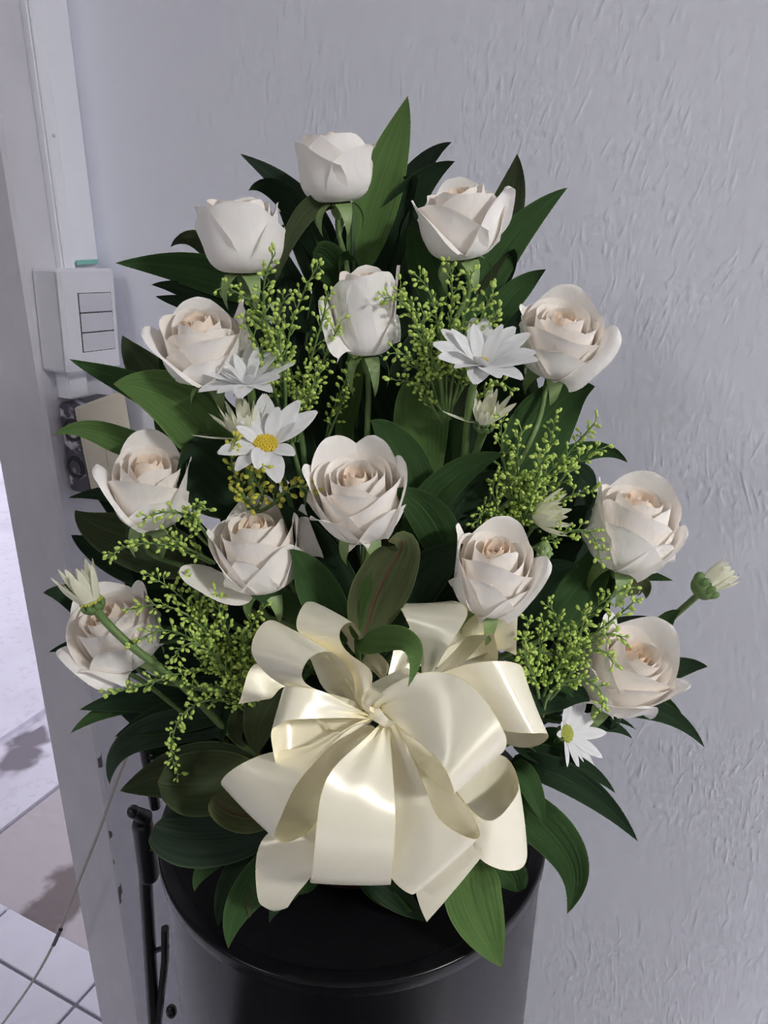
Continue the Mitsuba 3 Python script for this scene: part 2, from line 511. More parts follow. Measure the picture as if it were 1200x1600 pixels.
part(k, 'cover_plate', rolled(room_box(t_sk - 0.004, t_sk + 0.003, N_SK - 0.004, n_sk1, zk0 - 0.002, zk1 + 0.004, 0.002), ck, math.radians(4.5)), 'mat_cream', False, label='cream plastic cover plate')
zc = zk1 - 0.030
part(k, 'socket_insert', rolled(room_box(t_sk, t_sk + 0.0045, N_SK + 0.024, n_sk1 - 0.010, zc - 0.05, zc, 0.001), ck, math.radians(4.5)), 'mat_cream', False)

# ---------------------------------------------------------------- black rod stand behind the pedestal, cable
k = thing('black_stand', 'black metal rod stand between the wall and the pedestal', 'stand')
YS = 0.60
top = P(222, 1283, YS)
part(k, 'pole', tube([top + (P(241, 1600, YS) - top) * 3.4, top], 0.0068, 16), 'mat_black_metal')
part(k, 'sleeve', tube([top - ZV * 0.075, top - ZV * 0.07, top - ZV * 0.004, top], [0.0085, 0.0105, 0.0105, 0.009], 16), 'mat_black_metal')
cl = P(208, 1268, YS - 0.01)
part(k, 'clamp', cat([tube([cl, top + ZV * 0.004 + RIGHT * 0.004], [0.006, 0.008], 12), ellipsoid(cl, RIGHT, 0.006, 0.0065, ICO2)]), 'mat_black_metal')
up1 = P(214, 1105, YS + 0.03)
part(k, 'upper_rod', tube([P(243, 1262, YS + 0.02), up1], 0.0052, 12), 'mat_black_metal')
c1, c2 = P(236, 1488, YS), P(262, 1478, YS - 0.005)
part(k, 'cross_bar', tube([c1, c2], 0.0028, 8), 'mat_black_metal')
part(k, 'brace', tube([P(258, 1450, YS - 0.004), P(258, 1500, YS - 0.004), P(247, 1600, YS - 0.002), P(243, 1660, YS)], 0.0042, 10), 'mat_black_metal')
part(k, 'knob', ellipsoid(P(268, 1580, YS - 0.005), ZV, 0.009, 0.006, ICO2), 'mat_black_metal', True)
foot = top + (P(241, 1600, YS) - top) * 3.4; foot[2] = 0.010
part(k, 'foot', tube([foot + [-0.10, 0.04, 0.0], foot + [0, 0, 0.012], foot + [0.08, -0.02, 0.0]], 0.008, 10), 'mat_black_metal')


def PN(x, y, n):
    return W(*on_plane(x, y, 1, n))


k = thing('hanging_cable', 'thin grey cable with a black joint slanting down across the doorway', 'cable')
cab = [PN(x, y, n) for x, y, n in ((224, 1105, 0.60), (206, 1165, 0.592), (186, 1212, 0.585), (160, 1285, 0.58), (124, 1375, 0.575), (88, 1465, 0.57), (50, 1535, 0.565), (0, 1605, 0.56), (-45, 1665, 0.555), (-110, 1735, 0.55))]
part(k, 'cord', tube(spline(cab, 60), 0.0021, 10), 'mat_cable', True)
part(k, 'joint', tube([PN(95, 1452, 0.569), PN(84, 1476, 0.569)], 0.0032, 10), 'mat_black_metal')

# ---------------------------------------------------------------- pedestal
PC = np.array([-0.022, 0.481, 0.0]); LID = 0.95; PR = 0.150
k = thing('pedestal', 'round black pedestal with a flat rimmed top carrying the flowers', 'pedestal')
part(k, 'drum', lathe([(0.0, 0.0), (0.140, 0.0), (0.1425, 0.002), (0.1475, LID - 0.012), (0.1475, LID - 0.004), (0.0, LID - 0.004)], PC, 128), 'mat_black_gloss', 30)
part(k, 'top', lathe([(0.1400, LID - 0.003), (0.1400, LID - 0.0008), (0.0001, LID)][::1], PC, 128), 'mat_black_top', 30)
rim = [(0.1385, LID - 0.003), (0.1390, LID - 0.0004), (0.1400, LID + 0.0002), (0.1424, LID - 0.0002), (0.1440, LID + 0.0002), (0.1462, LID - 0.0002),
       (0.1480, LID), (0.1492, LID - 0.0006), (0.1498, LID - 0.0022), (0.1496, LID - 0.010), (0.1478, LID - 0.0115)]
part(k, 'rim', lathe(rim, PC, 160), 'mat_black_gloss', 50)

k = thing('flower_tray', 'low dark plastic tray under the flowers on the pedestal', 'tray')
TC = np.array([-0.018, 0.470, LID])
part(k, 'bowl', lathe([(0.0, 0.0012), (0.066, 0.0012), (0.071, 0.004), (0.078, 0.045), (0.080, 0.047), (0.077, 0.047), (0.074, 0.040), (0.0, 0.040)], TC, 64), 'mat_tray', 30)
k = thing('floral_foam', 'dark green block of floral foam in the tray', 'floral foam')
fo = trimesh.creation.icosphere(subdivisions=3)
fv = np.asarray(fo.vertices).copy()
fv *= 1 + 0.08 * (mnoise(fv * 6) - 0.5)[:, None]
fv = np.sign(fv) * np.abs(fv) ** 0.7
part(k, 'block', trimesh.Trimesh(fv * [0.060, 0.052, 0.048] + TC + [0, 0, 0.089], fo.faces, process=False), 'mat_foam', True)
FOAM = TC + np.array([0, 0, 0.10])

# ---------------------------------------------------------------- leaves
NL = 9


def leaf_mesh(pts, wpx, tone=0, roll=0.0, fold=0.22, wave=0.02, blunt=False, seed=0):
    pts = [P(*p) if not isinstance(p, np.ndarray) else p for p in pts]
    n = 26
    c = spline(pts, n)
    s = np.linspace(0, 1, n)
    t = np.gradient(c, axis=0); t /= np.linalg.norm(t, axis=1, keepdims=True)
    w = (s ** 0.55) * (1 - s) ** (0.45 if blunt else 0.92)
    w = w / w.max()
    w = np.maximum(w, 0.07 * (1 - s))
    half = PX(wpx, c[n // 2]) / 2 * w
    rg = np.random.default_rng(seed)
    ph = rg.uniform(0, 6.28)
    side = np.cross(t, CAM - c); side /= np.linalg.norm(side, axis=1, keepdims=True)
    nor = np.cross(side, t); nor *= np.sign(np.einsum('ij,ij->i', nor, CAM - c))[:, None]
    a = np.radians(roll) * np.ones(n)
    sd = side * np.cos(a)[:, None] + nor * np.sin(a)[:, None]
    nr = nor * np.cos(a)[:, None] - side * np.sin(a)[:, None]
    u = np.linspace(-1, 1, NL)
    off = fold * np.abs(u)[None, :] - fold * 0.5 + wave * 4 * np.sin(ph + 9 * s)[:, None] * (u ** 2)[None, :]
    v = c[:, None] + half[:, None, None] * (u[None, :, None] * sd[:, None] + off[:, :, None] * nr[:, None])
    uv = np.stack([np.broadcast_to((u + 1) / 2, (n, NL)), np.broadcast_to((tone + 0.002 + 0.996 * s)[:, None], (n, NL))], -1)
    return grid(v, NL, n), uv.reshape(-1, 2), c[0]


# sprays: (name words, [leaves]); a leaf: points (x, y, Y), width in pixels, tone, roll, blunt
D, M_, B_, O_, U_, S_ = 0, 1, 2, 3, 4, 5      # dark, mid, bright, olive, blue-dark, striped with red midrib
SPRAYS = [
    ('tall leaf spray standing behind the topmost rose', [
        ([(560, 430, .54), (588, 310, .555), (616, 225, .56), (637, 150, .555)], 70, B_, -15, 0),
        ([(585, 440, .56), (615, 340, .575), (655, 265, .575), (706, 222, .56)], 48, U_, 20, 0),
        ([(575, 470, .55), (605, 370, .56), (655, 290, .56), (711, 252, .55)], 62, D, -20, 0),
        ([(570, 500, .55), (592, 390, .565), (625, 315, .565), (655, 275, .55)], 90, D, 25, 0),
        ([(530, 430, .55), (475, 320, .57), (430, 278, .57), (375, 240, .56)], 40, U_, -20, 0),
        ([(520, 430, .55), (470, 335, .56), (425, 293, .555), (388, 298, .54)], 46, D, 25, 0),
        ([(545, 490, .54), (505, 430, .56), (470, 370, .56), (436, 330, .555)], 55, D, -10, 0),
        ([(548, 460, .53), (530, 430, .53), (510, 405, .525), (489, 394, .51)], 55, M_, 15, 1),
        ([(550, 320, .528), (498, 317, .522), (460, 356, .515), (430, 445, .515)], 32, O_, 20, 0),
        ([(555, 470, .53), (548, 430, .53), (540, 405, .52), (545, 392, .51)], 34, M_, -20, 0)]),
    ('leaf spray fanning out right of the upper right rose', [
        ([(745, 460, .53), (782, 350, .565), (802, 290, .57), (808, 240, .565)], 62, O_, 18, 0),
        ([(725, 500, .52), (775, 410, .545), (825, 345, .55), (887, 293, .55)], 56, M_, -18, 0),
        ([(735, 510, .53), (770, 440, .55), (795, 410, .55), (803, 388, .54)], 50, D, 20, 0),
        ([(690, 480, .52), (668, 430, .515), (652, 390, .51), (638, 352, .50)], 52, M_, -15, 0),
        ([(760, 530, .52), (795, 468, .53), (825, 440, .535), (853, 421, .53)], 42, M_, 15, 0),
        ([(690, 520, .54), (672, 430, .56), (650, 380, .56), (640, 330, .56)], 80, D, 15, 0),
        ([(720, 500, .54), (735, 430, .56), (765, 390, .56), (785, 360, .56)], 60, D, -15, 0)]),
    ('leaf spray reaching left between the two upper left roses', [
        ([(430, 470, .52), (350, 435, .535), (280, 418, .54), (180, 411, .53)], 56, M_, 12, 0),
        ([(430, 490, .52), (340, 470, .54), (285, 452, .54), (236, 445, .53)], 38, D, -18, 0),
        ([(400, 470, .53), (345, 400, .545), (305, 372, .545), (266, 386, .53)], 42, O_, 28, 0),
        ([(380, 500, .53), (320, 480, .54), (275, 470, .54), (243, 463, .535)], 26, D, 0, 0),
        ([(480, 520, .53), (450, 450, .55), (430, 400, .555), (445, 350, .55)], 60, D, 20, 0)]),
    ('broad leaf spray left of the daisies, its tips over the switch', [
        ([(320, 680, .47), (245, 620, .485), (180, 590, .49), (108, 561, .48)], 46, M_, 15, 0),
        ([(345, 740, .455), (300, 650, .455), (240, 612, .45), (177, 600, .44)], 96, B_, -12, 0),
        ([(300, 670, .49), (245, 600, .515), (213, 560, .52), (191, 524, .52)], 66, O_, 15, 0),
        ([(320, 690, .48), (292, 620, .495), (268, 575, .495), (257, 531, .49)], 60, M_, -18, 0),
        ([(350, 790, .465), (305, 700, .467), (268, 665, .464), (241, 643, .456)], 86, B_, 15, 0),
        ([(270, 690, .475), (200, 692, .472), (145, 673, .468), (84, 680, .46)], 42, B_, 8, 0),
        ([(385, 800, .45), (345, 760, .45), (310, 725, .445), (283, 706, .44)], 110, D, -10, 1),
        ([(370, 640, .50), (335, 640, .51), (305, 620, .51), (285, 590, .51)], 70, D, 10, 0)]),
    ('dark leaf spray under the left rose, tips near the door edge', [
        ([(290, 810, .46), (200, 778, .47), (160, 772, .47), (106, 778, .465)], 30, D, -20, 0),
        ([(320, 890, .45), (225, 850, .46), (155, 825, .455), (117, 797, .45)], 84, O_, 12, 0),
        ([(300, 910, .46), (205, 880, .475), (150, 858, .475), (111, 836, .47)], 62, D, -15, 0),
        ([(290, 850, .46), (220, 805, .48), (180, 780, .48), (144, 764, .475)], 70, D, 15, 0),
        ([(330, 900, .47), (290, 850, .48), (260, 820, .48), (230, 800, .475)], 80, D, -20, 0),
        ([(330, 960, .46), (280, 930, .47), (235, 900, .47), (200, 885, .465)], 80, D, 20, 0),
        ([(200, 975, .455), (140, 945, .47), (105, 930, .47), (67, 926, .465)], 52, D, -12, 0),
        ([(220, 1010, .455), (150, 1005, .47), (115, 1008, .47), (76, 1019, .465)], 30, D, 20, 0),
        ([(300, 1000, .455), (250, 1010, .465), (200, 1040, .465), (170, 1060, .46)], 50, D, 10, 0)]),
    ('dark leaf spray drooping at the lower left in front of the stand', [
        ([(380, 1070, .45), (270, 1085, .455), (190, 1095, .455), (124, 1109, .445)], 50, D, 18, 0),
        ([(300, 1090, .455), (205, 1098, .465), (150, 1118, .46), (110, 1146, .45)], 30, M_, -15, 0),
        ([(380, 1110, .44), (290, 1115, .445), (235, 1130, .445), (179, 1151, .435)], 56, D, -18, 0),
        ([(370, 1130, .43), (270, 1135, .44), (195, 1165, .435), (171, 1226, .42)], 52, U_, 15, 0),
        ([(400, 1150, .44), (320, 1150, .455), (265, 1165, .455), (220, 1170, .45)], 60, D, 10, 0),
        ([(400, 1180, .43), (330, 1170, .45), (290, 1175, .45), (230, 1185, .45)], 50, U_, -15, 0),
        ([(430, 1120, .44), (370, 1100, .46), (320, 1080, .46), (270, 1070, .46)], 90, D, 10, 0),
        ([(520, 985, .425), (430, 1000, .435), (365, 1022, .43), (317, 1053, .42)], 46, M_, 20, 0),
        ([(420, 1080, .42), (365, 1085, .42), (352, 1120, .415), (344, 1165, .41)], 22, D, -10, 0)]),
    ('large rounded leaf spray lying over the left rim of the pedestal', [
        ([(430, 1240, .40), (320, 1205, .42), (250, 1215, .42), (187, 1236, .41)], 88, O_, 14, 0),
        ([(430, 1260, .385), (350, 1225, .39), (290, 1225, .39), (246, 1222, .38)], 96, O_, -14, 1),
        ([(430, 1280, .38), (360, 1300, .385), (290, 1302, .385), (241, 1288, .375)], 92, U_, 10, 1),
        ([(440, 1280, .37), (390, 1275, .37), (355, 1265, .365), (333, 1243, .36)], 56, S_, -20, 1),
        ([(400, 1300, .385), (340, 1335, .39), (315, 1362, .385), (304, 1393, .38)], 36, M_, 15, 0),
        ([(430, 1290, .375), (385, 1345, .38), (352, 1400, .375), (341, 1447, .365)], 50, D, -18, 0),
        ([(435, 1310, .37), (395, 1385, .37), (368, 1430, .365), (357, 1482, .355)], 56, M_, 16, 0),
        ([(420, 1370, .37), (400, 1395, .37), (393, 1410, .368), (391, 1434, .365)], 22, O_, 10, 0),
        ([(330, 1300, .395), (280, 1318, .40), (255, 1322, .40), (233, 1330, .395)], 36, O_, -20, 0),
        ([(470, 1370, .375), (450, 1395, .375), (436, 1410, .37), (421, 1442, .365)], 26, D, 10, 0),
        ([(440, 1390, .372), (470, 1388, .37), (485, 1385, .368), (498, 1376, .365)], 16, M_, 0, 0)]),
    ('pair of olive leaves curling out left of the bow', [
        ([(460, 1090, .41), (395, 1105, .415), (368, 1135, .405), (384, 1168, .395)], 46, O_, 25, 0),
        ([(470, 1060, .40), (425, 1095, .405), (405, 1135, .40), (403, 1180, .39)], 72, O_, -15, 0)]),
    ('upright broad leaf spray in the middle, above the cream central rose', [
        ([(668, 770, .455), (658, 700, .465), (656, 640, .465), (655, 583, .455)], 84, B_, -14, 1),
        ([(650, 760, .47), (622, 670, .49), (597, 610, .495), (583, 555, .49)], 84, D, 15, 0),
        ([(685, 800, .455), (692, 740, .47), (705, 695, .47), (730, 640, .465)], 72, M_, 18, 0),
        ([(665, 820, .44), (640, 740, .45), (612, 690, .45), (579, 657, .435)], 70, M_, -15, 0),
        ([(700, 690, .49), (705, 630, .50), (708, 590, .50), (712, 548, .495)], 56, O_, 20, 0),
        ([(530, 700, .48), (545, 640, .49), (556, 595, .49), (572, 548, .485)], 32, B_, 25, 0),
        ([(520, 720, .50), (500, 640, .52), (490, 590, .52), (470, 540, .52)], 80, D, -10, 0),
        ([(600, 720, .50), (590, 640, .52), (560, 580, .53), (540, 540, .53)], 90, D, 15, 0),
        ([(480, 760, .48), (455, 690, .50), (440, 640, .50), (430, 600, .50)], 70, D, 15, 0)]),
    ('arching leaf spray right of the cream central rose', [
        ([(640, 860, .42), (672, 785, .43), (725, 735, .43), (789, 709, .42)], 56, M_, 20, 0),
        ([(690, 850, .43), (720, 790, .445), (752, 755, .445), (785, 735, .44)], 52, D, -20, 0),
        ([(700, 890, .41), (682, 825, .415), (652, 785, .41), (616, 764, .40)], 66, M_, 16, 0),
        ([(600, 990, .40), (650, 915, .41), (690, 872, .41), (724, 850, .405)], 74, D, -14, 0),
        ([(630, 990, .41), (680, 940, .42), (715, 915, .42), (745, 890, .42)], 60, D, 18, 0),
        ([(585, 900, .43), (603, 845, .435), (618, 800, .435), (628, 755, .43)], 60, O_, 12, 0),
        ([(710, 900, .44), (700, 850, .46), (710, 800, .46), (725, 770, .46)], 90, D, 0, 0)]),
    ('folded striped leaf with a red midrib above the bow', [
        ([(570, 1000, .385), (588, 935, .385), (612, 885, .38), (628, 852, .372), (606, 846, .36)], 88, S_, -12, 0),
        ([(556, 1000, .385), (560, 950, .385), (572, 920, .38), (578, 890, .375)], 30, B_, 25, 0)]),
    ('long dark leaf spray between the lower left rose and the bow', [
        ([(565, 1000, .41), (520, 905, .42), (480, 835, .425), (432, 785, .42)], 70, D, 18, 0),
        ([(540, 1000, .40), (500, 930, .405), (478, 890, .405), (452, 858, .40)], 66, M_, -16, 0),
        ([(545, 960, .43), (520, 880, .45), (500, 820, .455), (490, 770, .45)], 80, D, 10, 0),
        ([(500, 985, .41), (460, 950, .415), (430, 935, .41), (392, 932, .40)], 44, M_, 20, 0),
        ([(460, 1000, .43), (420, 950, .45), (390, 930, .45), (350, 920, .45)], 70, D, -10, 0),
        ([(430, 920, .45), (400, 860, .47), (370, 820, .47), (340, 800, .47)], 80, D, 10, 0)]),
    ('single leaf bending down over the top of the bow', [
        ([(560, 1002, .375), (605, 1000, .35), (643, 1012, .335), (637, 1074, .322)], 48, B_, 30, 0)]),
    ('broad glossy leaf spray under the right open rose', [
        ([(800, 750, .48), (838, 680, .495), (880, 625, .50), (930, 604, .49)], 98, M_, -16, 0),
        ([(795, 740, .49), (800, 680, .51), (812, 640, .51), (822, 596, .505)], 66, D, 18, 0),
        ([(830, 750, .50), (890, 712, .515), (940, 703, .515), (981, 723, .505)], 34, M_, -18, 0),
        ([(850, 800, .48), (880, 755, .495), (905, 745, .495), (918, 800, .49)], 56, D, 20, 0),
        ([(760, 760, .48), (770, 700, .50), (760, 650, .51), (745, 610, .51)], 80, D, -10, 0),
        ([(830, 560, .52), (815, 540, .53), (805, 510, .53), (815, 480, .53)], 50, D, 10, 0),
        ([(800, 640, .51), (790, 600, .52), (795, 560, .52), (805, 520, .52)], 60, D, 15, 0)]),
    ('glossy leaf spray between the small lower rose and the right edge rose', [
        ([(850, 990, .44), (895, 930, .455), (925, 885, .46), (930, 838, .455)], 72, M_, -22, 0),
        ([(800, 990, .43), (825, 935, .445), (855, 900, .45), (905, 884, .445)], 64, D, 16, 0),
        ([(910, 910, .47), (970, 893, .49), (1005, 897, .49), (1052, 907, .485)], 28, M_, -15, 0),
        ([(840, 930, .455), (860, 885, .47), (885, 865, .47), (912, 846, .465)], 40, D, 10, 0),
        ([(870, 980, .45), (915, 940, .465), (945, 915, .465), (965, 885, .46)], 50, M_, 18, 0),
        ([(960, 930, .47), (990, 912, .48), (1005, 915, .48), (1009, 936, .475)], 34, S_, 10, 0),
        ([(860, 940, .46), (840, 900, .48), (850, 860, .48), (870, 830, .48)], 80, D, 0, 0),
        ([(900, 870, .47), (880, 850, .49), (890, 820, .49), (920, 790, .49)], 60, D, 12, 0),
        ([(960, 1050, .46), (1020, 1000, .475), (1045, 965, .475), (1064, 955, .47)], 34, M_, 0, 0)]),
    ('dark leaf spray reaching right below the lowest right rose', [
        ([(880, 1100, .44), (970, 1098, .455), (1045, 1118, .455), (1101, 1168, .44)], 40, D, 16, 0),
        ([(900, 1105, .45), (985, 1090, .465), (1035, 1100, .465), (1072, 1134, .455)], 42, M_, -15, 0),
        ([(900, 1130, .44), (945, 1133, .45), (965, 1138, .45), (988, 1154, .445)], 20, D, 15, 0),
        ([(910, 1125, .445), (955, 1122, .455), (975, 1128, .455), (994, 1140, .45)], 10, D, 0, 0),
        ([(990, 1060, .46), (1050, 1045, .475), (1080, 1040, .475), (1106, 1042, .47)], 34, D, 0, 0),
        ([(790, 1040, .41), (845, 1045, .42), (875, 1065, .42), (897, 1090, .415)], 42, M_, 20, 0),
        ([(800, 1090, .41), (860, 1080, .42), (895, 1082, .42), (922, 1096, .415)], 64, D, -12, 0),
        ([(830, 1170, .42), (870, 1160, .43), (890, 1165, .43), (905, 1180, .425)], 44, M_, 10, 0)]),
    ('long narrow leaf spray arching right over the pedestal rim', [
        ([(800, 1160, .43), (860, 1182, .415), (912, 1200, .41), (962, 1240, .40)], 32, D, 15, 0),
        ([(800, 1190, .43), (870, 1208, .405), (935, 1248, .40), (997, 1315, .385)], 46, D, -12, 0),
        ([(800, 1195, .42), (825, 1220, .395), (840, 1255, .39), (849, 1290, .38)], 36, M_, 18, 0),
        ([(790, 1235, .42), (850, 1290, .39), (895, 1355, .385), (886, 1428, .37)], 68, M_, -14, 0),
        ([(790, 1200, .43), (805, 1260, .42), (810, 1290, .42), (830, 1320, .42)], 60, D, 12, 0)]),
    ('broad glossy leaf spray hanging down the front of the pedestal top', [
        ([(735, 1330, .365), (738, 1395, .36), (758, 1455, .352), (784, 1512, .34)], 88, B_, 12, 0),
        ([(740, 1330, .385), (785, 1355, .39), (802, 1372, .387), (808, 1394, .38)], 54, M_, -15, 1),
        ([(570, 1360, .385), (600, 1385, .385), (630, 1410, .38), (664, 1440, .37)], 46, D, 14, 0),
        ([(560, 1370, .385), (595, 1395, .385), (620, 1412, .38), (645, 1424, .375)], 30, M_, -12, 0)]),
]
FILL = [('dense dark leaf spray deep inside the left half', -1), ('dense dark leaf spray deep inside the upper middle', 0), ('dense dark leaf spray deep inside the right half', 1)]
for word, sgn in FILL:
    rg_ = np.random.default_rng(40 + sgn)
    lv = []
    spots = {-1: [(250, 1110), (300, 1040), (360, 1150), (330, 960), (250, 930), (390, 1010), (300, 860), (420, 900), (430, 1050), (380, 720), (440, 640), (410, 560), (330, 1120), (470, 820)],
             0: [(470, 520), (520, 470), (560, 600), (610, 520), (660, 560), (500, 600), (700, 640), (590, 680), (640, 450), (720, 560), (540, 430), (750, 520)],
             1: [(860, 1000), (900, 960), (830, 930), (880, 1060), (830, 1090), (780, 830), (850, 780), (760, 700), (900, 830), (740, 780), (800, 640), (700, 860), (930, 1010), (840, 860)]}[sgn]
    for x, y in spots:
        d = np.array([x - 570, y - 1050.0]); d /= np.linalg.norm(d); d += [0, -0.35]; d += rg_.normal(0, .25, 2); d /= np.linalg.norm(d)
        L, Y0 = rg_.uniform(70, 95), 0.475 + 0.06 * (1150 - y) / 700 + rg_.uniform(0, .02)
        lv.append(([(x - d[0] * L, y - d[1] * L, Y0), (x - d[0] * L * .3, y - d[1] * L * .3, Y0 + .012), (x + d[0] * L * .35, y + d[1] * L * .35, Y0 + .014), (x + d[0] * L, y + d[1] * L, Y0 + .008)],
                   rg_.uniform(75, 100), D if rg_.random() < .7 else U_, rg_.uniform(-25, 25), 0))
    SPRAYS.append((word, lv))
for i, (label, leaves) in enumerate(SPRAYS):
    k = thing('leaf_spray', label, 'leaf spray')
    bases = []
    made = []
    for q, (pts, w, tone, roll, blunt) in enumerate(leaves):
        mesh, uv, b = leaf_mesh(pts, w * 1.06, tone, roll, blunt=bool(blunt), seed=100 * i + q)
        bases.append(b); made.append((mesh, uv))
    hub = np.mean(bases, axis=0) * 0.75 + FOAM * 0.25
    stem = [tube(spline([FOAM + (hub - FOAM) * 0.1, (FOAM + hub) / 2 + [0, 0, 0.004], hub], 10), [0.0028] * 10, 7)]
    for b in bases:
        stem.append(tube(spline([hub, (hub + b) / 2 + [0, 0, -0.003], b], 7), np.linspace(0.0022, 0.0012, 7), 6))
    part(k, 'stem', cat(stem), 'mat_stem_dark', True)
    for mesh, uv in made:
        part(k, 'leaf', mesh, 'mat_leaf', True, uv=uv)

# ---------------------------------------------------------------- roses
def smooth01(x):
    x = np.clip(x, 0, 1)
    return x * x * (3 - 2 * x)


def petal_mesh(frame, H, R, az, half, mer, tone, curl=0.0, sag=0.3, roll_edge=0.0, top_drop=0.22, tip=0.05, skew=0.05, seed=0, nu=19, nv=19, crimp=0.012, slant=0.0):
    """A petal: an arc of 2 x half (degrees) about the azimuth az of a surface of revolution with the meridian mer [(r, z)] in units of (R, H), its rim rolled outwards by curl."""
    o, e1, e2, e3 = frame
    m = np.array(mer, float)
    d = np.r_[0, np.cumsum(np.linalg.norm(np.diff(m, axis=0), axis=1))]
    cs = PchipInterpolator(d / d[-1], m)
    rg = np.random.default_rng(seed)
    u = np.linspace(-1, 1, nu); v = np.linspace(0, 1, nv) ** 0.85
    top = 1 - top_drop * np.abs(u) ** 2.2 + tip * np.exp(-np.abs(u / 0.22) ** 1.3) + slant * u
    top += 0.018 * np.sin(u * 5 + rg.uniform(0, 6.28))
    s = v[:, None] * top[None, :]
    rz = cs(np.clip(s, 0, 1))
    r, z = rz[..., 0], rz[..., 1]
    over = np.maximum(s - 1, 0)
    r = r + over * 0.5; z = z + over * 0.5
    ph = rg.uniform(0, 6.28)
    cv = np.maximum(v - 0.62, 0)[:, None] / 0.38
    hz = smooth01((s - 0.30) / 0.50)
    cu = (1 + 0.35 * np.sin(u * 2.4 + ph)[None, :]) * hz
    r = r + curl * cu * cv ** 1.7
    z = z - curl * sag * cu * np.maximum(cv - 0.35, 0) ** 2 * 2.2
    wid = (0.55 + 0.45 * np.sin(np.pi / 2 * np.minimum(v / 0.55, 1))) * (1 - 0.16 * smooth01((v - 0.5) / 0.5) ** 1.6)
    phi = np.radians(az) + np.radians(half) * u[None, :] * wid[:, None]
    ev = smooth01((v - 0.55) / 0.45)[:, None]
    r = r * (1 + skew * u[None, :]) + (roll_edge + 0.40 * curl) * np.abs(u)[None, :] ** 5 * ev * hz
    r = r + crimp * np.sin(u[None, :] * 7 + ph) * (v ** 4)[:, None]
    z = z + crimp * 0.8 * np.sin(u[None, :] * 5 + 1.7 + ph) * (v ** 3)[:, None]
    pts = o + R * r[..., None] * (np.cos(phi)[..., None] * e1 + np.sin(phi)[..., None] * e2) + H * z[..., None] * e3
    uv = np.stack([np.broadcast_to((u + 1) / 2, (nv, nu)), np.broadcast_to(tone + 0.01 + 0.98 * v[:, None], (nv, nu))], -1).reshape(-1, 2)
    return grid(pts, nu, nv), uv


def meridian(belly, rim, h, z0=0.0):
    return [(0.05, z0), (belly * 0.55, z0 + 0.02), (belly * 0.86, z0 + 0.13), (belly, z0 + 0.34), (belly * 0.45 + rim * 0.55, max(h * 0.72, z0 + 0.45)), (rim, max(h, z0 + 0.5))]


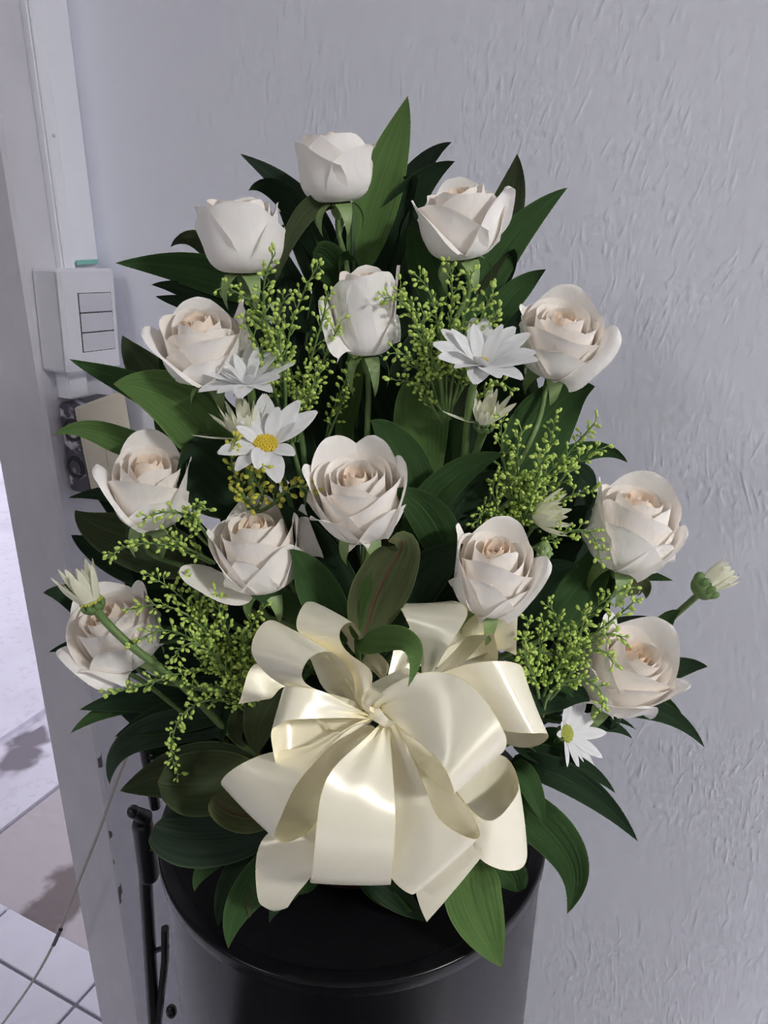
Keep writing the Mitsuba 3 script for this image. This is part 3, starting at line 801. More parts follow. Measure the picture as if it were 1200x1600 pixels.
def rose(base, top, width, kind, outer, label, seed, stem_to=None, sepals=((20, 0.9), (100, 0.8), (175, 0.9), (250, 0.7), (310, 0.9)), turn=0.0):
    """base, top: (x, y, Y) of the head's foot and of the middle of its mouth; width in pixels; outer: [(azimuth, half, belly, rim, height, curl, edge roll, top drop)]."""
    k = thing('rose', label, 'rose', None)
    b, t = P(*base), P(*top)
    e3 = unit(t - b); H = np.linalg.norm(t - b)
    R = PX(width, (b + t) / 2) / 2
    e1 = unit((CAM - b) - e3 * np.dot(CAM - b, e3))
    e2 = np.cross(e3, e1)
    if np.dot(e2, RIGHT) < 0:
        e2 = -e2
    fr = (b, e1, e2, e3)
    rg = np.random.default_rng(seed)
    z = 0
    # heart: tight spiral, then nested layers (count, rim from, to, belly, height, curl, top drop)
    spec = {
        'bud': [(3, .10, .16, .30, .96, .0, .1), (4, .25, .34, .60, .99, .0, .15), (4, .44, .60, .80, 1.0, .03, .2), (3, .66, .78, .90, 1.0, .05, .2)],
        'half': [(3, .08, .15, .30, .95, .0, .06), (4, .20, .34, .50, .99, .02, .10), (3, .42, .54, .66, 1.0, .05, .14), (3, .62, .76, .84, .99, .10, .18), (2, .86, .92, .94, .95, .14, .22)],
        'open': [(3, .06, .13, .26, .90, .0, .06), (4, .17, .28, .42, .94, .02, .10), (4, .34, .46, .56, .97, .05, .12), (3, .52, .64, .70, .98, .09, .16), (3, .70, .84, .86, .95, .13, .18), (2, .90, .96, .95, .90, .16, .24)],
    }[kind]
    a0 = rg.uniform(0, 360)
    for li, (n, r0, r1, belly, h, curl, drop) in enumerate(spec):
        for q in range(n):
            rim_ = r0 + (r1 - r0) * q / max(n - 1, 1)
            hh = h * (1 - 0.05 * rg.random()) - 0.03 * (q % 2)
            a0 += 137.5 + rg.uniform(-12, 12)
            tone = 2 if li < 2 else 1
            mesh, uv = petal_mesh(fr, H, R, a0, 112 - 3 * li, meridian(max(belly, rim_ * 0.92), rim_, hh, z0=0.03), tone, curl=curl * (0.7 + 0.6 * rg.random()),
                                  top_drop=drop, tip=0.012 * rg.random(), skew=0.08, seed=seed * 100 + z, nu=17, nv=15, crimp=0.008, slant=rg.uniform(-.05, .05))
            z += 1
            part(k, 'petal', mesh, 'mat_petal', True, uv=uv)
    for o in outer:
        az, half, belly, rim_, h, curl, edge, drop = o[:8]
        mer = o[8] if len(o) > 8 else meridian(belly, rim_, h)
        mesh, uv = petal_mesh(fr, H, R, az, half, mer, 0, curl=curl, sag=0.55, roll_edge=edge, top_drop=drop, tip=0.06, skew=0.03 * (1 if z % 2 else -1), seed=seed * 100 + z, nu=25, nv=23, crimp=0.012)
        z += 1
        part(k, 'petal', mesh, 'mat_petal', True, uv=uv)
    # calyx, sepals, stem
    part(k, 'calyx', ellipsoid(b - e3 * 0.10 * H, e3, 0.16 * H, 0.20 * R, ICO2), 'mat_sepal', True)
    for az, ln in sepals:
        a = math.radians(az)
        out = math.cos(a) * e1 + math.sin(a) * e2
        L = 0.55 * H * ln
        pts = [b - e3 * 0.05 * H + out * 0.12 * R, b - e3 * 0.02 * H + out * 0.42 * R, b - e3 * 0.16 * H + out * 0.66 * R, b - e3 * (0.10 * H + L * 0.8) + out * 0.62 * R]
        n = 12
        c = spline(pts, n); s = np.linspace(0, 1, n)
        tt = np.gradient(c, axis=0); sd = np.cross(tt, out); sd /= np.linalg.norm(sd, axis=1, keepdims=True) + 1e-9
        w = 0.24 * R * np.minimum(1, (1 - s) ** 0.8 * 1.4)
        uu = np.linspace(-1, 1, 5)
        v = c[:, None] + w[:, None, None] * uu[None, :, None] * sd[:, None] + (0.12 * w[:, None, None] * (uu ** 2)[None, :, None]) * out
        part(k, 'sepal', grid(v, 5, n), 'mat_sepal', True)
    s1 = P(*stem_to) if stem_to else FOAM
    path = spline([b - e3 * 0.1 * H, b - e3 * 0.6 * H, (b - e3 * 0.6 * H) * 0.45 + s1 * 0.55, s1 * 0.8 + FOAM * 0.2, FOAM], 24)
    part(k, 'stem', tube(path, np.linspace(PX(9, b), PX(11, b), 24) / 2, 9), 'mat_stem', True)
    return k


# azimuths: 0 faces the camera, 90 to the right of the picture, -90 to the left
rose((527, 316, .53), (518, 206, .528), 112, 'bud', [(170, 80, .96, .86, 1.02, .12, .04, .25), (10, 70, .98, .80, .98, .08, .02, .10), (-66, 88, .99, .90, .93, .20, .04, .16), (70, 88, 1.0, .90, .90, .20, .04, .18)],
     'closed cream white rose at the very top of the arrangement', 1, (545, 420, .52))
rose((382, 426, .50), (374, 308, .499), 120, 'bud', [(-80, 80, .97, .90, .97, .18, .04, .26), (165, 80, .96, .86, 1.03, .10, .04, .3), (85, 80, .98, .90, .95, .12, .04, .30), (-14, 90, 1.02, .92, .98, .14, .04, .16)],
     'closed cream white rose at the upper left, above the half open one', 2, (440, 520, .50))
rose((724, 402, .50), (714, 290, .495), 122, 'half', [(-72, 80, .98, 1.02, .98, .26, .05, .40), (66, 66, .98, 1.05, 1.04, .30, .05, .42), (95, 50, 1.0, 1.0, .70, .16, .05, .3), (175, 80, .96, .9, 1.06, .08, .04, .3)],
     'cream white rose at the upper right with outer petals folded back', 3, (700, 520, .50))
rose((573, 553, .47), (568, 422, .467), 98, 'bud', [(175, 80, .92, .90, 1.02, .06, .04, .2), (25, 70, .93, .90, 1.02, .06, .02, .10), (-40, 62, .96, .92, .96, .08, .03, .16), (92, 40, .97, 1.0, 1.08, .10, .03, .30), (-82, 50, .99, 1.02, .84, .42, .06, .42), (62, 46, 1.0, .98, .50, .08, .06, .25)],
     'slim cream white rose bud in the middle below the topmost rose', 4, (575, 640, .47))
rose((322, 588, .47), (306, 492, .459), 124, 'half', [(-82, 85, .99, 1.08, .96, .22, .04, .46), (78, 85, 1.0, 1.06, 1.08, .18, .06, .44), (12, 60, 1.02, .98, .62, .10, .06, .2), (175, 85, .96, 1.0, 1.02, .12, .04, .3), (110, 40, 1.0, 1.06, 1.12, .22, .10, .3)],
     'half open cream rose at the left above the first daisy', 5, (400, 680, .47))
rose((862, 572, .485), (884, 484, .467), 120, 'open', [(-80, 85, .98, 1.02, .98, .10, .04, .42), (82, 70, .98, 1.08, .98, .40, .03, .40), (0, 70, 1.02, 1.0, .74, .10, .05, .3), (52, 50, 1.02, 1.0, .5, .08, .06, .25), (175, 85, .96, 1.0, 1.06, .12, .04, .3)],
     'open cream rose at the right with bare stem, beside the big daisy', 6, (830, 700, .47))
rose((236, 812, .44), (230, 712, .431), 114, 'half', [(-82, 85, .99, 1.04, .98, .26, .04, .50), (80, 85, 1.0, 1.0, 1.0, .16, .05, .46), (16, 62, 1.02, .97, .60, .05, .05, .18), (175, 85, .96, .98, 1.14, .04, .04, .35)],
     'half open cream rose at the left in front of the socket box', 7, (330, 900, .45))
rose((566, 822, .42), (554, 730, .405), 132, 'open', [(-90, 80, .98, 1.10, 1.06, .10, .03, .40), (90, 75, .98, 1.06, 1.0, .16, .05, .40), (-45, 58, 1.0, 1.04, .66, .14, .10, .3), (35, 66, 1.03, 1.0, .72, .14, .10, .36), (150, 70, .96, 1.02, 1.08, .12, .05, .35), (-150, 70, .96, 1.05, 1.14, .10, .05, .35)],
     'open cream rose in the centre straight above the bow', 8, (560, 930, .43))
rose((412, 910, .42), (394, 810, .413), 122, 'half', [(-78, 75, .99, 1.0, 1.0, .10, .04, .42), (82, 70, 1.0, 1.0, .98, .12, .05, .40), (28, 66, 1.03, .99, .82, .16, .05, .26), (-22, 55, 1.01, .98, .7, .06, .05, .35), (104, 32, .98, 1.1, 1.08, .45, .04, .3), (175, 85, .96, 1.0, 1.06, .06, .04, .3),
     (-80, 46, 1, 1, 1, 0, 0.03, .30, [(.05, .0), (.6, -.05), (1.05, .02), (1.5, .20), (1.85, .40), (1.98, .46)])],
     'half open cream rose with one petal drooping left, upper left of the bow', 9, (470, 980, .43))
rose((760, 942, .405), (780, 848, .395), 118, 'half', [(-86, 75, .99, 1.06, 1.14, .10, .10, .44), (88, 72, 1.0, 1.10, .96, .26, .03, .36), (-14, 72, 1.03, .97, .72, .08, .04, .24), (42, 55, 1.02, 1.0, .66, .14, .05, .30), (175, 85, .96, 1.0, 1.08, .08, .04, .3)],
     'half open cream rose just above the right side of the bow', 10, (720, 1000, .41))
rose((970, 878, .46), (1006, 770, .453), 130, 'half', [(-80, 85, 1.0, .98, 1.06, .10, .04, .40), (85, 75, .99, 1.05, .74, .20, .05, .36), (-10, 72, 1.05, 1.0, .74, .07, .04, .22), (48, 60, 1.03, 1.02, .62, .10, .06, .3), (175, 85, .96, 1.0, 1.08, .08, .04, .3)],
     'soft cream rose at the right edge, higher of the two beside the wall', 11, (900, 980, .46))
rose((945, 1085, .45), (1012, 1010, .436), 128, 'open', [(-88, 80, 1.0, 1.08, 1.0, .10, .04, .4), (90, 75, .98, 1.12, .98, .20, .05, .36), (-25, 62, 1.02, 1.06, .66, .12, .04, .3), (40, 64, 1.02, 1.08, .70, .20, .05, .32), (175, 85, .96, 1.05, 1.1, .10, .05, .3)],
     'open cream rose with a peach heart at the lower right, touching goldenrod', 12, (850, 1120, .44))
rose((206, 1020, .44), (158, 952, .428), 126, 'half', [(-95, 62, .98, 1.16, .80, .36, .03, .42), (85, 75, .98, 1.05, 1.06, .10, .04, .4), (-20, 66, 1.02, 1.0, .76, .10, .05, .3), (40, 64, 1.02, 1.0, .78, .10, .05, .3), (175, 85, .96, 1.05, 1.04, .10, .05, .3), (-62, 45, 1.0, 1.12, .62, .30, .04, .3)],
     'half open cream rose at the far left behind a small white bud flower', 13, (320, 1080, .44))

# ---------------------------------------------------------------- daisies and chrysanthemum buds
def ray_petal(c, nrm, out, L, w, elev, droop=0.0, notch=0.06, r0=0.0, cup=0.12, twist=0.0):
    """A strap petal from the disc centre c: out in the disc plane, raised by elev degrees, drooping towards its end."""
    n = 14
    s = np.linspace(0, 1, n)
    a = math.radians(elev) - droop * s ** 1.5
    step = L / (n - 1)
    d = np.cos(a)[:, None] * out + np.sin(a)[:, None] * nrm
    path = c + out * r0 + np.vstack([[0, 0, 0], np.cumsum(d[:-1] * step, axis=0)])
    side = np.cross(nrm, out)
    up = np.cross(d, side); up *= np.sign(np.einsum('ij,j->i', up, nrm) + 1e-9)[:, None]
    sd = side * math.cos(twist) + up * math.sin(twist)
    wid = w / 2 * np.maximum(0.30, np.sin(np.pi * np.clip(s * 0.80 + 0.12, 0, 1)) ** 0.8) * np.where(s > 0.9, np.sqrt(np.maximum(1 - ((s - 0.9) / 0.1) ** 2 * 0.8, 0)), 1)
    u = np.linspace(-1, 1, 7)
    v = path[:, None] + wid[:, None, None] * (u[None, :, None] * sd[:, None] + cup * (u ** 2)[None, :, None] * up[:, None] + 0.05 * np.cos(u * 9)[None, :, None] * up[:, None])
    v[-1] += (np.abs(np.cos(u * 2.6)) * notch * L)[:, None] * d[-1]
    uv = np.stack([np.broadcast_to((u + 1) / 2, (n, 7)), np.broadcast_to(s[:, None], (n, 7))], -1).reshape(-1, 2)
    return grid(v, 7, n), uv


def flower(name, label, cat_, center, face, petals, disc, disc_r, mat, stem, seed, calyx=0.5, group=None, disc_mat='mat_disc_yellow', stem_px=9):
    """center (x, y, Y); face: world normal; petals [(azimuth, length px, width px, elevation, droop)], azimuth 0 = right of the picture, 90 = up."""
    k = thing(name, label, cat_, group)
    c = P(*center)
    nrm = unit(face)
    e1 = unit(RIGHT - nrm * np.dot(RIGHT, nrm)); e2 = np.cross(nrm, e1)
    if np.dot(e2, UPV) < 0:
        e2 = -e2
    sc = PX(1, c)
    rg = np.random.default_rng(seed)
    for az, L, w, el, dp in petals:
        a = math.radians(az)
        out = math.cos(a) * e1 + math.sin(a) * e2
        mesh, uv = ray_petal(c, nrm, out, L * sc, w * sc, el, dp, r0=disc_r * sc * 0.7, twist=rg.uniform(-.25, .25))
        part(k, 'petal', mesh, mat, True, uv=uv)
    if disc:
        fl = []
        for q in range(60):
            r = disc_r * math.sqrt((q + 0.5) / 60); a = q * 2.39996
            fl.append(ellipsoid(c + (e1 * math.cos(a) + e2 * math.sin(a)) * r * sc + nrm * sc * (2.5 + 3 * (1 - (r / disc_r) ** 2)), nrm, 2.6 * sc, 1.5 * sc * disc_r / 10))
        part(k, 'disc_floret_cushion', cat(fl), disc_mat, True, kind='stuff', label='disc of tiny florets')
    part(k, 'calyx', cat([ellipsoid(c - nrm * disc_r * sc * 0.5 * calyx * 2, nrm, disc_r * sc * 0.62 * calyx * 2, disc_r * sc * 0.95, ICO2)] +
         [ellipsoid(c - nrm * disc_r * sc * 0.35 + (e1 * math.cos(q * .785) + e2 * math.sin(q * .785)) * disc_r * sc * 0.85, nrm + 0.5 * (e1 * math.cos(q * .785) + e2 * math.sin(q * .785)), disc_r * sc * 0.5, disc_r * sc * 0.3) for q in range(8)]), 'mat_calyx', True)
    path = spline([c - nrm * disc_r * sc * 0.6] + [P(*s) for s in stem], 20)
    part(k, 'stem', tube(path, stem_px * sc / 2, 9), 'mat_stem', True)
    return k


def fan(n, L, w, el, dp, seed, jl=.12, skip=()):
    rg = np.random.default_rng(seed)
    return [(360 * q / n + rg.uniform(-8, 8), L * (1 + rg.uniform(-jl, jl)), w * (1 + rg.uniform(-.12, .12)), el + rg.uniform(-9, 9), dp + rg.uniform(-.15, .15)) for q in range(n) if q not in skip]


FRONT = -VIEW
flower('daisy', 'largest white daisy, below the upper right rose with its stem showing', 'daisy', (752, 568, .436), UPV * 0.70 + FRONT * 0.72 + RIGHT * 0.05,
       fan(14, 80, 34, 26, 0.30, 3) + fan(7, 56, 24, 52, 0.2, 4), True, 11, 'mat_daisy', [(735, 620, .444), (727, 700, .458), (700, 900, .46), (620, 1150, .46)], 5, stem_px=13)
flower('daisy', 'white daisy in side view under the half open left rose', 'daisy', (388, 598, .445), UPV * 0.74 + FRONT * 0.68 - RIGHT * 0.1,
       fan(12, 66, 30, 28, 0.4, 13) + fan(6, 48, 18, 55, 0.1, 14), False, 9, 'mat_daisy', [(396, 640, .455), (410, 760, .47), (500, 1100, .46)], 6, stem_px=14)
flower('daisy', 'white daisy with a yellow centre facing forward, left of the central rose', 'daisy', (416, 694, .425), FRONT * 0.72 + UPV * 0.66 + RIGHT * 0.14,
       [(98, 80, 38, 15, -.1), (38, 82, 32, 22, .1), (55, 74, 30, 35, .1), (140, 48, 26, 20, .2), (205, 62, 32, 10, .4), (235, 56, 30, 5, .6), (262, 48, 30, 30, 1.2), (290, 62, 34, 0, .4), (330, 40, 26, 25, .6), (75, 50, 26, 45, 0), (20, 46, 24, 50, 0), (170, 40, 22, 40, .3)],
       True, 19, 'mat_daisy', [(440, 740, .445), (480, 900, .46), (560, 1120, .46)], 7)
flower('daisy', 'small white daisy with a yellow-green centre at the lower right below the rose', 'daisy', (884, 1146, .42), FRONT * 0.72 + RIGHT * 0.55 + UPV * 0.25,
       [(100, 48, 20, 25, 0), (78, 52, 22, 20, .1), (55, 58, 22, 15, .1), (25, 70, 22, 10, .2), (2, 74, 20, 12, .2), (-25, 70, 20, 10, .2), (-45, 66, 20, 8, .1), (-70, 44, 16, 10, .2), (-100, 40, 14, 12, .2), (150, 24, 12, 40, .2), (185, 24, 12, 30, .3)],
       True, 13, 'mat_daisy', [(860, 1160, .435), (800, 1160, .45), (620, 1150, .46)], 8, disc_mat='mat_disc_green')
flower('chrysanthemum', 'half open white chrysanthemum with narrow petals behind the yellow-centred daisy', 'chrysanthemum', (384, 684, .44), UPV * 0.85 + FRONT * 0.45 - RIGHT * 0.15,
       fan(13, 54, 12, 62, -.1, 23) + [(185, 68, 14, 12, -.2), (150, 62, 14, 35, 0), (95, 66, 14, 60, 0)] + fan(8, 46, 10, 78, 0, 24), False, 17, 'mat_mum', [(388, 730, .45), (420, 860, .46), (540, 1110, .46)], 9, stem_px=12)
flower('chrysanthemum', 'opening white chrysanthemum with a green heart below the largest daisy', 'chrysanthemum', (757, 662, .45), UPV * 0.8 + FRONT * 0.6,
       fan(13, 34, 12, 66, -.5, 33) + [(176, 58, 13, 14, -.25), (112, 56, 12, 55, 0), (75, 60, 13, 62, 0), (35, 52, 14, 40, 0), (22, 48, 14, 30, 0), (60, 50, 12, 55, 0)], True, 15, 'mat_mum', [(745, 700, .46), (715, 770, .465), (640, 1100, .46)], 10, disc_mat='mat_calyx', stem_px=14)
flower('chrysanthemum', 'closed white chrysanthemum pointing right in the goldenrod above the small lower rose', 'chrysanthemum', (836, 808, .44), RIGHT * 0.8 + FRONT * 0.5 + UPV * 0.18,
       fan(14, 50, 14, 52, -.35, 43) + fan(9, 44, 13, 72, -.3, 44) + fan(5, 34, 12, 88, 0, 45), False, 16, 'mat_mum', [(815, 820, .45), (780, 900, .455), (640, 1120, .46)], 11)
flower('chrysanthemum', 'half open white chrysanthemum on a long stem in front of the far left rose', 'chrysanthemum', (144, 942, .405), UPV * 0.86 - RIGHT * 0.28 + FRONT * 0.3,
       fan(12, 60, 15, 66, -.12, 53) + fan(7, 48, 13, 80, 0, 54), True, 17, 'mat_mum', [(160, 965, .398), (200, 1005, .395), (290, 1075, .405), (400, 1180, .425), (520, 1180, .45)], 12, disc_mat='mat_disc_green', stem_px=13)
flower('chrysanthemum', 'pale chrysanthemum bud alone against the wall at the right', 'chrysanthemum', (1108, 912, .45), RIGHT * 0.75 + UPV * 0.55 + FRONT * 0.15,
       fan(11, 40, 13, 80, -.35, 63, .1) + fan(5, 36, 12, 90, -.1, 64), False, 21, 'mat_mum', [(1090, 930, .462), (1045, 970, .48), (950, 1050, .50), (700, 1150, .48)], 13, calyx=0.6, stem_px=11)
k = thing('chrysanthemum_bud', 'round green unopened bud below the far left rose', 'flower bud')
c = P(168, 1047, .42)
bud = [ellipsoid(c, [0, 0, 1], PX(13, c), PX(13, c), ICO2)]
for q in range(26):
    a, zz = q * 2.4, 1 - 2 * (q + .5) / 26
    d = np.array([math.cos(a) * math.sqrt(1 - zz * zz), math.sin(a) * math.sqrt(1 - zz * zz), zz])
    bud.append(ellipsoid(c + d * PX(11, c), d, PX(3.5, c), PX(3.4, c)))
part(k, 'scales', cat(bud), 'mat_calyx', True)
part(k, 'stem', tube(spline([c, P(200, 1052, .425), P(250, 1085, .435), P(400, 1180, .45)], 14), PX(4, c), 8), 'mat_stem', True)
k = thing('chrysanthemum_bud', 'small pale green bud beside the right petal of the small lower rose', 'flower bud')
c = P(850, 862, .425)
bud = [ellipsoid(c, UPV, PX(17, c), PX(12, c), ICO2)]
for q in range(22):
    a, zz = q * 2.4, 1 - 2 * (q + .5) / 22
    d = np.array([math.cos(a) * math.sqrt(1 - zz * zz), math.sin(a) * math.sqrt(1 - zz * zz), zz])
    bud.append(ellipsoid(c + d * PX(11, c), d, PX(4, c), PX(3.4, c)))
part(k, 'scales', cat(bud), 'mat_sepal', True)
part(k, 'stem', tube(spline([c, P(845, 900, .435), P(780, 1000, .45), P(640, 1120, .46)], 14), PX(4, c), 8), 'mat_stem', True)

# ---------------------------------------------------------------- goldenrod
def bud_cloud(branches, seed, size=1.0, dens=1.0):
    """Fills branches [(spine)] with side twigs; returns (twig meshes, bud meshes)."""
    rg = np.random.default_rng(seed)
    twigs, buds = [], []
    for path, ln in branches:
        n = len(path)
        d = np.r_[0, np.cumsum(np.linalg.norm(np.diff(path, axis=0), axis=1))]
        total = d[-1]
        step = 0.0027 / dens
        t, u, w = frames(path)
        s, q = total * 0.22, 0
        while s < total:
            i = min(int(np.searchsorted(d, s)), n - 1)
            a = q * 2.4 + rg.uniform(-.5, .5)
            f = s / total
            out = unit(t[i] * 0.95 + (u[i] * math.cos(a) + w[i] * math.sin(a)) * 0.9)
            L = ln * (1.05 - 0.75 * f) * rg.uniform(0.6, 1.15)
            m = max(2, int(L / 0.0019))
            tp = path[i] + np.outer(np.linspace(0, 1, 5) * L, out) + np.outer((np.linspace(0, 1, 5) ** 2) * L * 0.25, [0, 0, 1])
            twigs.append(tube(tp, 0.00034, 4, False))
            tw = CubicSpline(np.linspace(0, 1, 5), tp)
            for b in range(m):
                x = 0.35 + 0.65 * (b + rg.uniform(0, .6)) / m
                c = tw(min(x, 1.0))
                dv = unit(out + rg.normal(0, .55, 3))
                ls = size * rg.uniform(0.75, 1.2)
                c2 = c + dv * 0.0024 * ls
                twigs.append(tube([c, c2], 0.00025, 3, False))
                buds.append(ellipsoid(c2 + dv * 0.0012 * ls, dv, 0.0016 * ls, 0.00100 * ls))
            s += step * rg.uniform(0.7, 1.3); q += 1
    return twigs, buds


def goldenrod(label, root, branches, seed, mat='mat_bud', size=1.0, dens=1.0, ln=0.010):
    k = thing('goldenrod', label, 'goldenrod', None)
    r = P(*root)
    part(k, 'stem', tube(spline([FOAM + (r - FOAM) * 0.05, (FOAM + r) / 2 + [0, -0.004, 0.006], r], 12), np.linspace(0.0022, 0.0016, 12), 7), 'mat_stem', True)
    for q, pts in enumerate(branches):
        l_ = ln
        if isinstance(pts[-1], float):
            l_, pts = pts[-1] * 0.001, pts[:-1]
        path = spline([P(*p) for p in pts], 30)
        b = part(k, 'branch', tube(path, np.linspace(0.0012, 0.0004, 30), 6), 'mat_stem', True)
        tw, bu = bud_cloud([(path, l_)], seed * 50 + q, size, dens)
        part(b, 'twigs', cat(tw), 'mat_twig', True, kind='stuff')
        part(b, 'buds', cat(bu), mat, True, kind='stuff', label='tiny yellow-green buds')


goldenrod('goldenrod spray at the upper left between the closed rose and the slim bud', (455, 690, .47), [
    [(450, 690, .47), (425, 560, .465), (405, 490, .46), (372, 458, .455), (345, 450, .45)],
    [(450, 690, .47), (430, 560, .46), (412, 470, .455), (430, 396, .45)],
    [(455, 690, .47), (445, 580, .46), (458, 500, .455), (494, 420, .45)],
    [(460, 690, .47), (478, 590, .46), (498, 520, .455), (513, 455, .45), 9.0],
    [(465, 690, .47), (500, 580, .46), (515, 540, .455), (531, 508, .45), 9.0],
    [(440, 650, .465), (415, 570, .455), (398, 530, .45), (384, 505, .445)],
    [(455, 690, .46), (470, 640, .45), (488, 605, .445), (492, 570, .44), 9.0],
    [(445, 640, .455), (440, 560, .445), (435, 500, .44), (450, 460, .435), 9.0]], 1, ln=0.011)
goldenrod('goldenrod spray below the upper right rose, touching the slim bud', (695, 660, .475), [
    [(690, 650, .47), (660, 540, .455), (630, 475, .45), (600, 466, .445)],
    [(692, 650, .47), (668, 530, .46), (645, 480, .455), (625, 450, .45)],
    [(695, 650, .47), (685, 520, .46), (672, 460, .455), (652, 432, .45)],
    [(698, 650, .47), (702, 520, .46), (706, 450, .455), (700, 412, .45)],
    [(700, 650, .47), (720, 520, .46), (732, 460, .455), (736, 424, .45)],
    [(702, 650, .47), (735, 540, .46), (752, 495, .455), (770, 458, .45)],
    [(704, 640, .47), (745, 560, .46), (762, 520, .455), (776, 488, .45)],
    [(688, 640, .465), (660, 590, .455), (640, 560, .45), (612, 552, .445)],
    [(690, 660, .465), (665, 620, .455), (645, 600, .45), (618, 594, .445), 8.0],
    [(690, 630, .46), (675, 560, .45), (660, 520, .445), (665, 490, .44), 9.0],
    [(735, 640, .46), (760, 610, .455), (780, 600, .45), (797, 608, .445), 7.0]], 2, ln=0.010)
goldenrod('bright goldenrod spray at the right between the big leaf and the edge rose', (800, 880, .46), [
    [(800, 870, .455), (822, 770, .445), (855, 700, .44), (866, 656, .435)],
    [(802, 870, .455), (850, 760, .445), (895, 700, .445), (930, 660, .44)],
    [(806, 870, .455), (870, 760, .45), (905, 720, .45), (942, 700, .445)],
    [(798, 870, .455), (795, 770, .445), (785, 705, .44), (784, 655, .435)],
    [(799, 870, .455), (812, 770, .445), (808, 720, .44), (815, 672, .435)],
    [(796, 870, .455), (770, 810, .445), (755, 800, .44), (745, 832, .435)],
    [(797, 870, .455), (780, 800, .445), (770, 770, .44), (778, 740, .435)],
    [(810, 860, .45), (860, 795, .445), (890, 775, .445), (925, 766, .44)],
    [(812, 865, .445), (875, 835, .435), (915, 830, .43), (936, 872, .425)],
    [(806, 860, .445), (826, 790, .435), (840, 750, .43), (845, 710, .425)],
    [(803, 860, .45), (835, 750, .445), (860, 740, .44), (890, 735, .44)]], 3, ln=0.011)
goldenrod('large goldenrod spray at the lower left, drooping tips over the dark leaves', (410, 1150, .43), [
    [(400, 1110, .425), (340, 1010, .41), (290, 940, .405), (232, 900, .40)],
    [(390, 1090, .42), (320, 985, .405), (270, 950, .40), (205, 952, .395)],
    [(380, 1070, .42), (300, 1000, .40), (260, 985, .395), (212, 1005, .39)],
    [(400, 1100, .42), (360, 1000, .41), (345, 960, .405), (338, 928, .40)],
    [(400, 1100, .42), (385, 1010, .415), (395, 975, .41), (412, 950, .405)],
    [(400, 1110, .415), (330, 1045, .405), (250, 1062, .395), (168, 1082, .385)],
    [(410, 1140, .415), (320, 1095, .40), (280, 1125, .395), (278, 1210, .39), 7.0],
    [(400, 1120, .415), (350, 1075, .405), (318, 1075, .40), (288, 1062, .395), 8.0],
    [(400, 1120, .41), (372, 1090, .405), (355, 1078, .40), (340, 1080, .395), 8.0],
    [(400, 1090, .42), (375, 1040, .41), (378, 1010, .405), (385, 985, .40), 8.0],
    [(380, 1060, .42), (330, 990, .415), (310, 940, .41), (290, 895, .405)],
    [(390, 1080, .41), (330, 1020, .395), (300, 1005, .39), (270, 1030, .385)],
    [(420, 1130, .41), (390, 1090, .405), (380, 1070, .40), (376, 1045, .395), 7.0]], 4, ln=0.011)
goldenrod('goldenrod spray beside the open rose at the lower right', (850, 1140, .43), [
    [(848, 1120, .43), (885, 1010, .425), (935, 945, .42), (984, 918, .415)],
    [(850, 1110, .43), (905, 1010, .42), (955, 970, .415), (992, 938, .41), 8.0],
    [(846, 1110, .43), (870, 1010, .425), (872, 975, .42), (856, 944, .415), 9.0],
    [(850, 1100, .42), (915, 1010, .41), (950, 990, .405), (978, 1002, .40), 8.0],
    [(850, 1100, .42), (910, 1030, .41), (935, 1015, .405), (958, 1036, .40), 9.0],
    [(840, 1100, .425), (825, 1040, .415), (822, 1005, .41), (828, 968, .405)],
    [(842, 1100, .425), (840, 1040, .415), (845, 1000, .41), (850, 975, .405)],
    [(850, 1110, .415), (895, 1062, .405), (930, 1070, .40), (938, 1115, .395)],
    [(848, 1090, .42), (880, 1030, .41), (905, 990, .405), (912, 955, .40)],
    [(842, 1090, .41), (830, 1050, .40), (822, 1030, .395), (820, 1000, .39)]], 5, ln=0.011)
goldenrod('thin goldenrod sprig hanging under the slim rose bud', (505, 700, .48), [
    [(505, 700, .48), (530, 640, .475), (545, 600, .47), (556, 560, .465), 6.0],
    [(510, 690, .48), (525, 630, .475), (535, 610, .47), (542, 585, .468), 6.0]], 6, dens=0.9)
goldenrod('goldenrod sprig with opened yellow flowers around the yellow-centred daisy', (390, 800, .44), [
    [(390, 800, .435), (368, 740, .425), (362, 715, .42), (368, 690, .415), 6.0],
    [(395, 800, .435), (385, 780, .42), (378, 775, .415), (366, 770, .41), 6.0],
    [(400, 800, .43), (440, 775, .42), (460, 760, .415), (482, 766, .41), 7.0],
    [(395, 800, .43), (405, 760, .42), (395, 740, .415), (410, 728, .41), 6.0]], 7, mat='mat_bud_yellow', size=1.15)
goldenrod('goldenrod sprig below the left rose in front of the socket box', (320, 890, .43), [
    [(330, 850, .42), (290, 805, .405), (260, 800, .40), (222, 812, .395), 7.0],
    [(330, 855, .42), (300, 800, .405), (310, 790, .40), (320, 795, .395), 6.0],
    [(330, 880, .42), (260, 852, .41), (215, 850, .405), (172, 868, .40), 7.0],
    [(335, 880, .42), (300, 860, .412), (280, 850, .41), (262, 835, .405), 7.0]], 8)

# ---------------------------------------------------------------- ribbon bow
def Z(zx, zy, ycm):
    return P(330 + 0.4583 * zx, 920 + 0.4583 * zy, ycm / 100)


